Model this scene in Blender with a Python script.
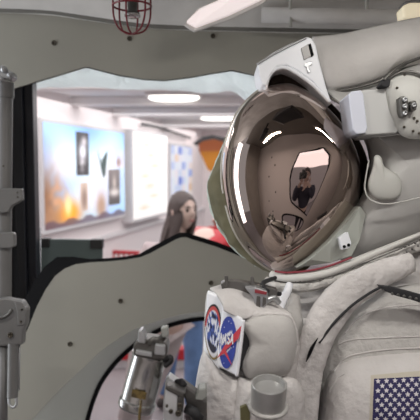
import bpy, bmesh, math, random
from mathutils import Vector, Matrix, noise
from mathutils.bvhtree import BVHTree

random.seed(7)
for _o in list(bpy.data.objects):
    bpy.data.objects.remove(_o)
SC = bpy.context.scene
COL = SC.collection
PI = math.pi

# ------------------------------------------------------------------ camera
FPX = 577.0
PITCH = math.radians(4.26)
EYE = Vector((0.0, 0.0, 1.77))
FWD = Vector((0, math.cos(PITCH), -math.sin(PITCH)))
UPV = Vector((0, math.sin(PITCH), math.cos(PITCH)))
RGT = Vector((1, 0, 0))
cd = bpy.data.cameras.new('camera')
cam = bpy.data.objects.new('camera', cd)
COL.objects.link(cam)
cam.location = EYE
cam.rotation_euler = (PI / 2 - PITCH, 0, 0)
cd.sensor_width = 36
cd.lens = 36 * FPX / 420
cd.clip_start = 0.02
cd.dof.use_dof = True
cd.dof.focus_distance = 1.13
cd.dof.aperture_fstop = 5.6
SC.camera = cam
# ------------------------------------------------------------------ world, light, exposure
SC.view_settings.view_transform = 'Standard'
SC.view_settings.look = 'None'
SC.view_settings.gamma = 1
SC.view_settings.use_curve_mapping = False
SC.view_settings.exposure = 0.0
w = bpy.data.worlds.new('world')
SC.world = w
w.use_nodes = True
w.node_tree.nodes['Background'].inputs[0].default_value = (0.93, 0.95, 1.0, 1)
w.node_tree.nodes['Background'].inputs[1].default_value = 0.5


def area_light(name, loc, target, size, size_y, power, color=(1, 1, 1)):
    l = bpy.data.lights.new(name, 'AREA')
    l.shape = 'RECTANGLE'
    l.size = size
    l.size_y = size_y
    l.energy = power
    l.color = color
    o = bpy.data.objects.new(name, l)
    COL.objects.link(o)
    o.location = loc
    d = Vector(target) - Vector(loc)
    o.rotation_euler = d.to_track_quat('-Z', 'Y').to_euler()
    return o


area_light('hall_daylight', (-0.4, 6.2, 2.36), (-0.4, 6.2, 0), 3.6, 7.4, 155, (1, 0.97, 0.97))
area_light('sheet_fill_light', (-0.25, 2.75, 2.40), (-0.25, 2.15, 2.16), 1.6, 0.10, 7, (1, 0.99, 0.98))  # added light without a fixture, aimed at the plastic sheet to brighten it
area_light('hall_daylight_front', (-0.2, -2.4, 2.5), (0.0, -1.0, 1.0), 3.0, 1.2, 20, (1, 0.90, 0.92))
area_light('side_window_light', (-1.50, 1.32, 1.62), (0.4, 1.05, 1.50), 0.36, 1.7, 12.5, (0.92, 0.96, 1.0))
for _x, _y in ((-0.50, 0.46), (0.46, 0.58)):
    _o = area_light('airlock_lamp_light', (_x, _y, 2.30), (_x, _y, 0), 0.40, 0.035, 5.4, (1, 0.965, 0.92))
    _o.rotation_euler = (0.12, 0, 0)

# ------------------------------------------------------------------ geometry helpers


def P(px, py, d):
    return EYE + FWD * d + RGT * ((px - 210) / FPX * d) + UPV * (-(py - 210) / FPX * d)


def RAY(px, py):
    return (FWD + RGT * ((px - 210) / FPX) + UPV * (-(py - 210) / FPX))


def PY(px, py, Y):
    r = RAY(px, py)
    return EYE + r * (Y / r.y)


WA = math.radians(13.5)
W0 = Vector((-2.62, 0, 0))
WDIR = Vector((math.sin(WA), math.cos(WA), 0))
WN = Vector((math.cos(WA), -math.sin(WA), 0))      # points into the hall


def PW(px, py, off=0.0):
    r = RAY(px, py)
    t = ((W0 + WN * off) - EYE).dot(WN) / r.dot(WN)
    return EYE + r * t


def mesh_from(bm, name, mats, parent=None, smooth=True, kind=None):
    bmesh.ops.recalc_face_normals(bm, faces=bm.faces[:])
    me = bpy.data.meshes.new(name)
    bm.to_mesh(me)
    bm.free()
    if not isinstance(mats, (list, tuple)):
        mats = [mats]
    for m in mats:
        me.materials.append(m)
    if smooth:
        for p in me.polygons:
            p.use_smooth = True
    o = bpy.data.objects.new(name, me)
    COL.objects.link(o)
    if parent:
        attach(o, parent)
    if kind:
        o['kind'] = kind
    return o


def attach(o, parent):
    o.parent = parent
    bpy.context.view_layer.update()
    o.matrix_parent_inverse = parent.matrix_world.inverted()


def tag(o, label, cat, group=None):
    o['label'] = label
    o['category'] = cat
    if group:
        o['group'] = group
    return o


def thing(name, loc, label, cat, group=None):
    o = bpy.data.objects.new(name, None)
    COL.objects.link(o)
    o.empty_display_size = 0.1
    o.location = loc
    bpy.context.view_layer.update()
    return tag(o, label, cat, group)


def smooth_angle(o, deg=35):
    me = o.data
    me.set_sharp_from_angle(angle=math.radians(deg))
    return o


def catmull(pts, n, closed=True):
    """n points along a Catmull-Rom spline through pts (tuples of any length)"""
    k = len(pts)
    dim = len(pts[0])
    out = []
    segs = k if closed else k - 1
    for i in range(n):
        t = i / n * segs if closed else i / (n - 1) * segs
        s = min(int(t), segs - 1)
        f = t - s
        if closed:
            p0, p1, p2, p3 = (pts[(s - 1) % k], pts[s % k], pts[(s + 1) % k], pts[(s + 2) % k])
        else:
            p0, p1, p2, p3 = (pts[max(s - 1, 0)], pts[s], pts[s + 1], pts[min(s + 2, k - 1)])
        out.append(tuple(0.5 * (2 * p1[j] + (p2[j] - p0[j]) * f + (2 * p0[j] - 5 * p1[j] + 4 * p2[j] - p3[j]) * f * f
                                + (3 * p1[j] - p0[j] - 3 * p2[j] + p3[j]) * f ** 3) for j in range(dim)))
    return out


def wrinkle(p, amp, scale):
    q = Vector((p.x * 1.5 + p.z * .5, p.y, p.z * .8 - p.x * .3)) * scale
    q += noise.noise_vector(q * .35) * .8
    return (noise.fractal(q, 0.9, 2.0, 4) * .55 + (.35 - abs(noise.noise(q * .8 + Vector((7, 3, 1))))) * 1.1) * amp


def dome(contour, apex, d_edge, d_apex, n=96, rings=26, power=1.0, d_back=None, fine=True, amp=0.0, nscale=8.0, edge_amp=0):
    """a rounded solid whose outline is contour; front bulges to d_apex, back bulges to d_back"""
    c = catmull(contour, n, True) if fine else contour
    n = len(c)
    bm = bmesh.new()
    if d_back is None:
        d_back = d_edge + 0.02
    top = bm.verts.new(P(apex[0], apex[1], d_apex))
    rows = []

    def ring(t, d):
        r = math.sin(t * PI / 2)
        vs = []
        for (x, y) in c:
            p = P(apex[0] + (x - apex[0]) * r, apex[1] + (y - apex[1]) * r, d)
            if amp:
                p = p - FWD * wrinkle(p, amp, nscale) * (1.0 if r < 0.97 else 0.4)
            if edge_amp:
                q = (p - P(apex[0], apex[1], d)).normalized()
                p = p + q * wrinkle(p + Vector((3, 1, 2)), edge_amp, nscale) * r
            vs.append(bm.verts.new(p))
        return vs
    for i in range(1, rings + 1):
        t = i / rings
        rows.append(ring(t, d_edge - (d_edge - d_apex) * math.cos(t * PI / 2) ** power))
    nb = max(6, rings // 3)
    for i in range(nb - 1, 0, -1):
        t = i / nb
        rows.append(ring(t, d_edge + (d_back - d_edge) * math.cos(t * PI / 2) ** power))
    bot = bm.verts.new(P(apex[0], apex[1], d_back))
    for k in range(n):
        bm.faces.new((top, rows[0][k], rows[0][(k + 1) % n]))
        for i in range(len(rows) - 1):
            bm.faces.new((rows[i][k], rows[i + 1][k], rows[i + 1][(k + 1) % n], rows[i][(k + 1) % n]))
        bm.faces.new((rows[-1][k], bot, rows[-1][(k + 1) % n]))
    return bm


def add_tube(bm, path, radius, n=10, ends=True, squash=None, closed=False):
    """path of Vectors, radius float or list; squash=(direction, factor)"""
    m = len(path)
    rads = radius if isinstance(radius, (list, tuple)) else [radius] * m
    rows = []
    up = None
    for i in range(m):
        if closed:
            t = (path[(i + 1) % m] - path[i - 1]).normalized()
        else:
            t = (path[min(i + 1, m - 1)] - path[max(i - 1, 0)]).normalized()
        if up is None:
            up = Vector((0, 0, 1)) if abs(t.z) < 0.9 else Vector((1, 0, 0))
        a = t.cross(up).normalized()
        b = a.cross(t).normalized()
        up = b
        row = []
        for k in range(n):
            an = 2 * PI * k / n
            off = (a * math.cos(an) + b * math.sin(an)) * rads[i]
            if squash:
                off = off - squash[0] * off.dot(squash[0]) * (1 - squash[1])
            row.append(bm.verts.new(path[i] + off))
        rows.append(row)
    for i in range(m if closed else m - 1):
        r0, r1 = rows[i], rows[(i + 1) % m]
        for k in range(n):
            bm.faces.new((r0[k], r0[(k + 1) % n], r1[(k + 1) % n], r1[k]))
    if ends and not closed:
        bm.faces.new(rows[0][::-1])
        bm.faces.new(rows[-1])
    return bm


def tube_px(pts, radius, n=10, steps=40, squash=None, closed=False, bm=None):
    """pts = (px,py,d[,r]) through a spline"""
    bm = bm or bmesh.new()
    s = catmull(pts, steps, closed)
    path = [P(q[0], q[1], q[2]) for q in s]
    r = [q[3] for q in s] if len(pts[0]) > 3 else radius
    return add_tube(bm, path, r, n, True, squash, closed)


def add_prism(bm, poly, direction, bevel=0.0):
    """closed polygon of Vectors extruded along direction"""
    a = [bm.verts.new(p) for p in poly]
    b = [bm.verts.new(p + direction) for p in poly]
    n = len(poly)
    fs = [bm.faces.new(a), bm.faces.new(b[::-1])]
    for i in range(n):
        fs.append(bm.faces.new((a[i], b[i], b[(i + 1) % n], a[(i + 1) % n])))
    if bevel:
        es = set()
        for f in fs:
            for e in f.edges:
                es.add(e)
        bmesh.ops.recalc_face_normals(bm, faces=fs)
        bmesh.ops.bevel(bm, geom=list(es), offset=bevel, segments=2, profile=0.5, affect='EDGES', clamp_overlap=True)
    return bm


def slab(pts, d, thick, bevel=0.003, bm=None):
    """pts (px,py[,d]); front face at depth d, body behind it"""
    bm = bm or bmesh.new()
    poly = [P(p[0], p[1], p[2] if len(p) > 2 else d) for p in pts]
    return add_prism(bm, poly, FWD * thick, bevel)


def add_box(bm, c, s, rot=None, bevel=0.0):
    c = Vector(c)
    hx, hy, hz = s[0] / 2, s[1] / 2, s[2] / 2
    m = rot or Matrix.Identity(3)
    poly = [c + m @ Vector((x, y, -hz)) for x, y in ((-hx, -hy), (hx, -hy), (hx, hy), (-hx, hy))]
    return add_prism(bm, poly, m @ Vector((0, 0, 2 * hz)), bevel)


def add_lathe(bm, base, axis, prof, n=28):
    """prof = [(height, radius)] revolved about axis from base"""
    axis = axis.normalized()
    up = Vector((0, 1, 0)) if abs(axis.y) < 0.9 else Vector((1, 0, 0))
    a = axis.cross(up).normalized()
    b = axis.cross(a)
    rows = []
    for h, r in prof:
        rows.append([bm.verts.new(base + axis * h + (a * math.cos(2 * PI * k / n) + b * math.sin(2 * PI * k / n)) * max(r, 1e-5)) for k in range(n)])
    for i in range(len(rows) - 1):
        for k in range(n):
            bm.faces.new((rows[i][k], rows[i][(k + 1) % n], rows[i + 1][(k + 1) % n], rows[i + 1][k]))
    bm.faces.new(rows[0][::-1])
    bm.faces.new(rows[-1])
    return bm


def add_grid(bm, rows):
    vs = [[bm.verts.new(p) for p in r] for r in rows]
    for i in range(len(vs) - 1):
        for j in range(len(vs[0]) - 1):
            bm.faces.new((vs[i][j], vs[i][j + 1], vs[i + 1][j + 1], vs[i + 1][j]))
    return vs


def plate_with_holes(name, outer, holes, to_world, thick_dir, mat, kind='structure'):
    """flat sheet with holes, given as 2D polygons; to_world maps 2D -> Vector; walls along thick_dir"""
    cu = bpy.data.curves.new(name, 'CURVE')
    cu.dimensions = '2D'
    cu.fill_mode = 'BOTH'
    for poly in [outer] + holes:
        sp = cu.splines.new('POLY')
        sp.points.add(len(poly) - 1)
        for i, (x, y) in enumerate(poly):
            sp.points[i].co = (x, y, 0, 1)
        sp.use_cyclic_u = True
    tmp = bpy.data.objects.new('tmp', cu)
    COL.objects.link(tmp)
    dg = bpy.context.evaluated_depsgraph_get()
    me = bpy.data.meshes.new_from_object(tmp.evaluated_get(dg))
    bpy.data.objects.remove(tmp)
    bm = bmesh.new()
    bm.from_mesh(me)
    bmesh.ops.remove_doubles(bm, verts=bm.verts[:], dist=1e-6)
    for v in bm.verts:
        v.co = to_world(v.co.x, v.co.y)
    if thick_dir is not None:
        r = bmesh.ops.extrude_face_region(bm, geom=bm.faces[:])
        for v in [g for g in r['geom'] if isinstance(g, bmesh.types.BMVert)]:
            v.co += thick_dir
    o = mesh_from(bm, name, mat, None, smooth=False, kind=kind)
    return o


def bvh_of(*objs):
    vs, fs = [], []
    for o in objs:
        b = len(vs)
        mw = o.matrix_world
        vs += [mw @ v.co for v in o.data.vertices]
        fs += [[b + i for i in p.vertices] for p in o.data.polygons]
    return BVHTree.FromPolygons(vs, fs)


def hit(tree, px, py, lift=0.0, fallback=1.1):
    r = RAY(px, py).normalized()
    h = tree.ray_cast(EYE, r)
    if h[0] is None:
        return P(px, py, fallback), -FWD
    nrm = h[1] if h[1].dot(r) < 0 else -h[1]
    return h[0] + nrm * lift, nrm


def patch(tree, quad, nu, nv, lift, thick=0.0015, bm=None, fallback=1.1):
    """sheet draped on a surface: quad = 4 px corners tl,tr,br,bl"""
    bm = bm or bmesh.new()
    rows, back = [], []
    for j in range(nv + 1):
        v = j / nv
        row, brow = [], []
        for i in range(nu + 1):
            u = i / nu
            x = (quad[0][0] * (1 - u) + quad[1][0] * u) * (1 - v) + (quad[3][0] * (1 - u) + quad[2][0] * u) * v
            y = (quad[0][1] * (1 - u) + quad[1][1] * u) * (1 - v) + (quad[3][1] * (1 - u) + quad[2][1] * u) * v
            p, nn = hit(tree, x, y, lift, fallback)
            row.append(p)
        rows.append(row)
    add_grid(bm, rows)
    return bm, rows


# ------------------------------------------------------------------ materials
def mat(name, color, rough=0.6, metal=0.0, bump=0.0, bscale=40.0, vary=0.0, vscale=6.0, emit=None, estr=0.0, spec=0.5, coat=0.0, weave=False, color2=None, ior=None):
    m = bpy.data.materials.new(name)
    m.use_nodes = True
    nt = m.node_tree
    b = nt.nodes['Principled BSDF']
    b.inputs['Base Color'].default_value = (*color, 1)
    b.inputs['Roughness'].default_value = rough
    b.inputs['Metallic'].default_value = metal
    b.inputs['Specular IOR Level'].default_value = spec
    if coat:
        b.inputs['Coat Weight'].default_value = coat
    tc = nt.nodes.new('ShaderNodeTexCoord')
    if vary or color2:
        nz = nt.nodes.new('ShaderNodeTexNoise')
        nz.inputs['Scale'].default_value = vscale
        nz.inputs['Detail'].default_value = 5
        nt.links.new(tc.outputs['Object'], nz.inputs['Vector'])
        cr = nt.nodes.new('ShaderNodeValToRGB')
        c2 = color2 or tuple(c * (1 - vary) for c in color)
        cr.color_ramp.elements[0].position = 0.35
        cr.color_ramp.elements[1].position = 0.65
        cr.color_ramp.elements[0].color = (*c2, 1)
        cr.color_ramp.elements[1].color = (*color, 1)
        nt.links.new(nz.outputs['Fac'], cr.inputs['Fac'])
        nt.links.new(cr.outputs['Color'], b.inputs['Base Color'])
    if bump:
        nb = nt.nodes.new('ShaderNodeTexNoise')
        nb.inputs['Scale'].default_value = bscale
        nb.inputs['Detail'].default_value = 6
        nt.links.new(tc.outputs['Object'], nb.inputs['Vector'])
        bp = nt.nodes.new('ShaderNodeBump')
        bp.inputs['Strength'].default_value = bump
        bp.inputs['Distance'].default_value = 0.01
        nt.links.new(nb.outputs['Fac'], bp.inputs['Height'])
        nt.links.new(bp.outputs['Normal'], b.inputs['Normal'])
    if emit:
        b.inputs['Emission Color'].default_value = (*emit, 1)
        b.inputs['Emission Strength'].default_value = estr
    return m


def attr_mat(name, rough=0.7, emit=0.0):
    m = bpy.data.materials.new(name)
    m.use_nodes = True
    nt = m.node_tree
    b = nt.nodes['Principled BSDF']
    a = nt.nodes.new('ShaderNodeAttribute')
    a.attribute_name = 'print'
    nt.links.new(a.outputs['Color'], b.inputs['Base Color'])
    b.inputs['Roughness'].default_value = rough
    if emit:
        nt.links.new(a.outputs['Color'], b.inputs['Emission Color'])
        b.inputs['Emission Strength'].default_value = emit
    return m


M = {}
M['panel'] = mat('painted_panel', (0.335, 0.325, 0.28), 0.55, vary=0.06, vscale=3)
M['reveal'] = mat('painted_reveal', (0.62, 0.66, 0.62), 0.5)
M['black'] = mat('black_rubber', (0.005, 0.005, 0.006), 0.8, spec=0.2)
M['darkpost'] = mat('dark_post_paint', (0.018, 0.02, 0.028), 0.45, vary=0.3, vscale=8)
M['polegrey'] = mat('grey_pole_paint', (0.17, 0.168, 0.165), 0.45, vary=0.15, vscale=9)
M['steel'] = mat('dull_steel', (0.46, 0.47, 0.48), 0.38, 0.75, bump=0.05, bscale=60)
M['chrome'] = mat('bright_steel', (0.66, 0.66, 0.65), 0.22, 1.0, vary=0.25, vscale=12)
M['darksteel'] = mat('dark_steel', (0.16, 0.155, 0.145), 0.42, 0.7, vary=0.3, vscale=20)
M['screw'] = mat('screw_dark', (0.07, 0.06, 0.045), 0.5, 0.5)
M['fabric'] = mat('white_suit_fabric', (0.61, 0.585, 0.57), 0.85, bump=0.55, bscale=60, vary=0.14, vscale=9)
M['fabric_grey'] = mat('grey_suit_fabric', (0.48, 0.465, 0.445), 0.88, bump=0.5, bscale=80, vary=0.10, vscale=10)
M['padcloth'] = mat('pad_cloth', (0.49, 0.475, 0.455), 0.88, bump=0.12, bscale=120, vary=0.06, vscale=10)
M['hood'] = mat('hood_cloth', (0.60, 0.58, 0.56), 0.9, bump=0.15, bscale=140, vary=0.1, vscale=14)
M['white'] = mat('white_gloss', (0.86, 0.88, 0.92), 0.35, vary=0.08, vscale=8)
M['shell'] = mat('helmet_shell', (0.455, 0.45, 0.435), 0.5, vary=0.06, vscale=6)
M['shell_light'] = mat('helmet_shell_light', (0.47, 0.47, 0.44), 0.45)
M['pod'] = mat('lamp_pod_paint', (0.48, 0.485, 0.475), 0.45)
M['podface'] = mat('lamp_pod_face', (0.80, 0.84, 0.95), 0.2, 0.3)
M['olive'] = mat('shaded_cloth', (0.17, 0.155, 0.088), 0.8, bump=0.4, bscale=30, vary=0.3, vscale=14)  # near-white cloth; its shadow and greenish reflection are in this colour
M['mint'] = mat('pale_mint_edge', (0.58, 0.66, 0.60), 0.5, bump=0.3, bscale=40)
M['red'] = mat('red_paint', (0.50, 0.02, 0.03), 0.4)
M['redwire'] = mat('red_wire', (0.17, 0.008, 0.016), 0.35)
M['redline'] = mat('red_ring_stripe', (0.24, 0.03, 0.045), 0.5)
M['navy'] = mat('flag_navy', (0.022, 0.018, 0.085), 0.8, bump=0.2, bscale=300)
M['star'] = mat('flag_star', (0.62, 0.60, 0.62), 0.8)
M['flagred'] = mat('flag_red', (0.42, 0.03, 0.05), 0.8)
M['flagborder'] = mat('flag_border', (0.50, 0.46, 0.38), 0.85, bump=0.3, bscale=200)
M['nasablue'] = mat('patch_blue', (0.035, 0.06, 0.30), 0.7, bump=0.3, bscale=250, vary=0.3, vscale=60)
M['patchred'] = mat('patch_red', (0.55, 0.05, 0.07), 0.7)
M['patchwhite'] = mat('patch_white', (0.75, 0.75, 0.78), 0.7)
M['hallwall'] = mat('hall_wall_paint', (0.86, 0.79, 0.785), 0.7)
M['hallceil'] = mat('hall_ceiling_paint', (0.80, 0.80, 0.81), 0.7)
M['hallbeam'] = mat('hall_beam_paint', (0.80, 0.77, 0.77), 0.6)
M['hallfloor'] = mat('hall_floor', (0.33, 0.30, 0.31), 0.5, vary=0.1, vscale=2)
M['plastic'] = mat('pale_blue_sheet', (0.82, 0.87, 0.88), 0.35, bump=0.9, bscale=14)
_nt = M['plastic'].node_tree
_tr = _nt.nodes.new('ShaderNodeBsdfTranslucent'); _tr.inputs[0].default_value = (0.88, 0.92, 0.93, 1)
_mx = _nt.nodes.new('ShaderNodeMixShader'); _mx.inputs[0].default_value = 0.65
_nt.links.new(_nt.nodes['Principled BSDF'].outputs[0], _mx.inputs[1]); _nt.links.new(_tr.outputs[0], _mx.inputs[2])
_nt.links.new(_mx.outputs[0], _nt.nodes['Material Output'].inputs[0])
M['quilt'] = mat('ceiling_quilt', (0.80, 0.78, 0.75), 0.85, bump=0.5, bscale=10, vary=0.2, vscale=5)
M['lamp'] = mat('lamp_glow', (1, 0.97, 0.9), 0.5, emit=(1, 0.97, 0.90), estr=3.0)
M['warmlamp'] = mat('warm_lamp_glow', (1, 0.9, 0.7), 0.5, emit=(1, 0.86, 0.62), estr=3.5)
M['orange'] = mat('orange_cloth', (0.58, 0.22, 0.02), 0.7)
M['orangered'] = mat('orange_red_cloth', (0.42, 0.12, 0.04), 0.7)
M['teal'] = mat('grey_teal_board', (0.13, 0.17, 0.17), 0.5, vary=0.1)
M['dark'] = mat('dark_equipment', (0.03, 0.03, 0.032), 0.5)
M['wallin'] = mat('airlock_wall_paint', (0.40, 0.37, 0.34), 0.6, vary=0.1)
M['skin'] = mat('skin', (0.70, 0.52, 0.45), 0.55)
M['hair'] = mat('dark_hair', (0.085, 0.062, 0.058), 0.5, bump=0.3, bscale=50)
M['pinktop'] = mat('pinkish_grey_top', (0.66, 0.55, 0.56), 0.85, vary=0.15, vscale=10)
M['jeans'] = mat('blue_jeans', (0.17, 0.29, 0.55), 0.85, vary=0.35, vscale=8)
M['navyshirt'] = mat('dark_shirt', (0.05, 0.05, 0.075), 0.85)
M['darktrousers'] = mat('dark_trousers', (0.03, 0.03, 0.04), 0.85)
M['paletrousers'] = mat('pale_trousers', (0.52, 0.45, 0.45), 0.85)
M['lips'] = mat('lips', (0.45, 0.17, 0.16), 0.5)
M['shoe'] = mat('dark_shoe', (0.05, 0.04, 0.04), 0.5)
M['eye'] = mat('eye_dark', (0.03, 0.02, 0.02), 0.2)
M['label'] = mat('gold_black_label', (0.035, 0.026, 0.012), 0.5, 0.1, color2=(0.16, 0.11, 0.035), vscale=120)
M['boxpaint'] = mat('box_paint_light', (0.60, 0.61, 0.62), 0.4, 0.3, vary=0.1)
M['visor'] = mat('bronze_visor', (0.50, 0.41, 0.365), 0.03, 1.0)
M['nearpanel'] = mat('near_panel_paint', (0.60, 0.54, 0.52), 0.55)
M['sunshade'] = mat('bronze_sunshade', (0.12, 0.095, 0.08), 0.22, 0.8)
M['rim'] = mat('visor_rim', (0.50, 0.47, 0.42), 0.3, 0.4)
M['print'] = attr_mat('printed_patch', 0.75)
M['poster'] = attr_mat('poster_print', 0.5, 0.50)
M['posterglow'] = attr_mat('poster_print_bright', 0.5, 0.50)
M['frame'] = mat('poster_frame', (0.72, 0.71, 0.72), 0.4)
M['blueglass'] = mat('edge_blue', (0.1, 0.12, 0.3), 0.3)
M['fitting'] = mat('lamp_fitting', (0.07, 0.07, 0.065), 0.4, 0.5)
M['strap'] = mat('black_strap', (0.02, 0.02, 0.022), 0.8)
M['bone'] = mat('connector_bone', (0.30, 0.31, 0.29), 0.5, 0.3)
M['yellow'] = mat('ceiling_lamp_cover', (0.85, 0.78, 0.6), 0.5, emit=(1, 0.86, 0.6), estr=0.35)

# ------------------------------------------------------------------ the airlock bulkhead (far side)
YB = 1.80


def ident2(x, y):
    return PY(x, y, YB)


top_edge_open = [(8, 93), (15, 88), (38, 81), (65, 73), (84, 67), (89, 67), (100, 70), (120, 75), (145, 79), (165, 80), (190, 77), (212, 73),
                 (232, 70), (270, 78), (330, 98), (392, 130), (398, 210), (380, 300), (330, 297), (300, 280), (260, 264), (215, 246.5), (192, 239.5),
                 (187, 237.5), (181, 237.5), (175, 240), (160, 248), (150, 253.5), (140, 257.5), (125, 260), (110, 261.5), (90, 262.5), (75, 264.5), (64, 269),
                 (55, 276), (46, 289), (37, 306), (29, 326), (20, 345), (8, 352)]
arch_out = catmull([(18, 440), (32, 420), (50, 400), (67, 383), (85, 366), (100, 352), (120, 338), (140, 327), (173, 316.5), (205, 312), (250, 316), (310, 345),
                    (360, 420), (380, 500), (340, 590), (220, 640), (90, 620), (10, 540), (0, 480)], 110)
panel_outer = [(-420, 10), (-40, 11), (12, 12), (50, 14), (90, 20), (140, 27), (190, 29.5), (300, 32), (460, 34), (900, 36), (900, 740), (-420, 740)]
bulk = plate_with_holes('wall_back', panel_outer, [top_edge_open, arch_out], ident2, Vector((0, 0.012, 0)), M['panel'])

# gasket around the upper opening: a deep black lip
bm = bmesh.new()


def lip(bm, poly, Y0, Y1, inner_of, w_in, to=PY):
    n = len(poly)
    area = sum(poly[i - 1][0] * poly[i][1] - poly[i][0] * poly[i - 1][1] for i in range(n))
    a, b, c = [], [], []
    for i, (x, y) in enumerate(poly):
        x0, y0 = poly[i - 1]
        x1, y1 = poly[(i + 1) % n]
        tx, ty = x1 - x0, y1 - y0
        L = math.hypot(tx, ty) or 1
        nx, ny = -ty / L, tx / L
        if area < 0:
            nx, ny = -nx, -ny
        ww = w_in(x, y) if callable(w_in) else w_in
        a.append(bm.verts.new(to(x, y, Y0)))
        b.append(bm.verts.new(to(x + nx * ww, y + ny * ww, Y0 + 0.004)))
        c.append(bm.verts.new(to(x + nx * ww, y + ny * ww, Y1)))
    for i in range(n):
        j = (i + 1) % n
        bm.faces.new((a[i], a[j], b[j], b[i]))
        bm.faces.new((b[i], b[j], c[j], c[i]))


def wfun(x, y):
    if y < 200:
        return 1.3
    if x < 66:
        return 14.0
    if x < 80:
        return 8.0
    if x < 150:
        return 3.5
    return 5.0


lip(bm, top_edge_open, YB + 0.006, YB + 0.05, None, wfun)
mesh_from(bm, 'trim_1', M['black'], None, smooth=False, kind='structure')

# pale flared reveal and black gasket of the round opening below
arch_in = catmull([(79, 440), (85, 420), (91, 400), (100, 380), (115, 360), (133, 343.5), (150, 332.5), (173, 322), (205, 316.5), (245, 319), (295, 345), (335, 420),
                   (350, 500), (315, 575), (215, 610), (125, 585), (85, 530), (77, 480)], 110)
bm = bmesh.new()
a = [bm.verts.new(PY(x, y, YB + 0.003)) for x, y in arch_out]
mid = [bm.verts.new(PY(x0 * .5 + x1 * .5, y0 * .5 + y1 * .5, YB + 0.028)) for (x0, y0), (x1, y1) in zip(arch_out, arch_in)]
b = [bm.verts.new(PY(x, y, YB + 0.09)) for x, y in arch_in]
for i in range(len(a)):
    j = (i + 1) % len(a)
    bm.faces.new((a[i], a[j], mid[j], mid[i]))
    bm.faces.new((mid[i], mid[j], b[j], b[i]))
mesh_from(bm, 'trim_2', M['reveal'], None, kind='structure')
bm = bmesh.new()
lip(bm, arch_in, YB + 0.088, YB + 0.14, None, 4.5)
mesh_from(bm, 'trim_3', M['black'], None, smooth=False, kind='structure')

# screws in the bulkhead
bm0 = bmesh.new()
add_lathe(bm0, Vector((0, 0, 0)), Vector((0, -1, 0)), [(0, .0078), (.003, .0075), (.004, .006), (.003, .004), (.001, .0035)], 16)
scr_me = None
for i, (x, y) in enumerate([(54, 43), (129.5, 38.5), (213, 36), (120.5, 301), (70, 344), (211, 283)]):
    if i == 0:
        s = mesh_from(bm0, 'screw', M['screw'], None)
        scr_me = s.data
    else:
        s = bpy.data.objects.new('screw', scr_me)
        COL.objects.link(s)
    s.location = PY(x, y, YB)
    s.parent = bulk

# airlock ceiling: quilted soft cover
bm = bmesh.new()
rows = []
for j in range(25):
    v = j / 24
    row = []
    for i in range(61):
        u = i / 60
        x = -1.35 + 3.1 * u
        yy = YB - 0.003 - v * 0.85
        pxe = 210 + FPX * x / 1.74
        tp = [(-400, 11), (12, 12), (50, 14), (90, 20), (140, 27), (190, 29.5), (300, 32), (460, 34), (900, 36)]
        ye = tp[-1][1]
        for (xa, ya), (xb, yb) in zip(tp, tp[1:]):
            if xa <= pxe <= xb:
                ye = ya + (yb - ya) * (pxe - xa) / (xb - xa)
        zedge = PY(pxe, ye, YB).z - 0.004
        z = zedge + 0.36 * v ** 0.85
        p = Vector((x, yy, z))
        p.z += wrinkle(p, 0.012, 3.0) * min(1, v * 8)
        row.append(p)
    rows.append(row)
add_grid(bm, rows)
mesh_from(bm, 'ceiling', M['quilt'], None, kind='structure')
bm = bmesh.new()
add_box(bm, (0.15, 0.42, 2.53), (3.2, 1.08, 0.03))
mesh_from(bm, 'ceiling_panel', mat('dark_ceiling_panel', (0.20, 0.18, 0.16), .6), None, smooth=False, kind='structure')
# dark tube painting the shadow gap where the ceiling cover meets the bulkhead
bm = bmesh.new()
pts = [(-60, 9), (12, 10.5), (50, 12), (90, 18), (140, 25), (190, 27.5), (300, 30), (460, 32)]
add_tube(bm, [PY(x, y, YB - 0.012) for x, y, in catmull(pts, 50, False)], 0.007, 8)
mesh_from(bm, 'gap_shadow', mat('gap_shadow_paint', (0.16, 0.155, 0.14), 0.7), None, kind='structure')

# airlock inner walls, only seen mirrored in the visor
bm = bmesh.new()
add_box(bm, (1.78, 0.86, 1.2), (0.05, 1.86, 2.9), bevel=0.005)
mesh_from(bm, 'wall_right', M['wallin'], None, smooth=False, kind='structure')
bm = bmesh.new()
add_box(bm, (-1.40, 0.3, 1.2), (0.05, 0.74, 2.9), bevel=0.005)
mesh_from(bm, 'wall_left', M['wallin'], None, smooth=False, kind='structure')

# near bulkhead (behind the camera), with its own openings
YN = -0.10
hexo = [(-0.24, 1.74), (-0.08, 2.08), (0.30, 2.10), (0.40, 1.98), (0.44, 1.42), (0.38, 0.98), (-0.18, 1.38)]
ov = [(-0.03 + 0.40 * math.cos(a) , 0.86 + 0.23 * math.sin(a) - 0.15 * math.cos(a)) for a in [2 * PI * k / 48 for k in range(48)]]
nearb = plate_with_holes('wall_front', [(-1.42, -0.2), (1.8, -0.2), (1.8, 2.9), (-1.42, 2.9)], [hexo, ov], lambda x, y: Vector((x, YN, y)), Vector((0, -0.02, 0)), M['nearpanel'])
bm = bmesh.new()
add_tube(bm, [Vector((x, YN + 0.006, y)) for x, y in ov], 0.018, 8, closed=True)
add_tube(bm, [Vector((x, YN + 0.006, y)) for x, y in hexo], 0.014, 8, closed=True)
mesh_from(bm, 'trim_5', M['black'], None, kind='structure')
for x, z in [(-0.75, 2.1), (-0.62, 1.95), (-0.8, 1.75), (-0.6, 1.55), (-0.85, 1.35), (-0.7, 1.1)]:
    s = bpy.data.objects.new('screw', scr_me)
    COL.objects.link(s)
    s.location = (x, YN + 0.001, z)
    s.rotation_euler = (0, 0, PI)
    s.scale = (2.2, 2.2, 2.2)
    s.parent = nearb

# ------------------------------------------------------------------ the hall beyond
bm = bmesh.new()
add_box(bm, (0, 3.6, -0.05), (9, 16.4, 0.1))
mesh_from(bm, 'floor', M['hallfloor'], None, smooth=False, kind='structure')
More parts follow.
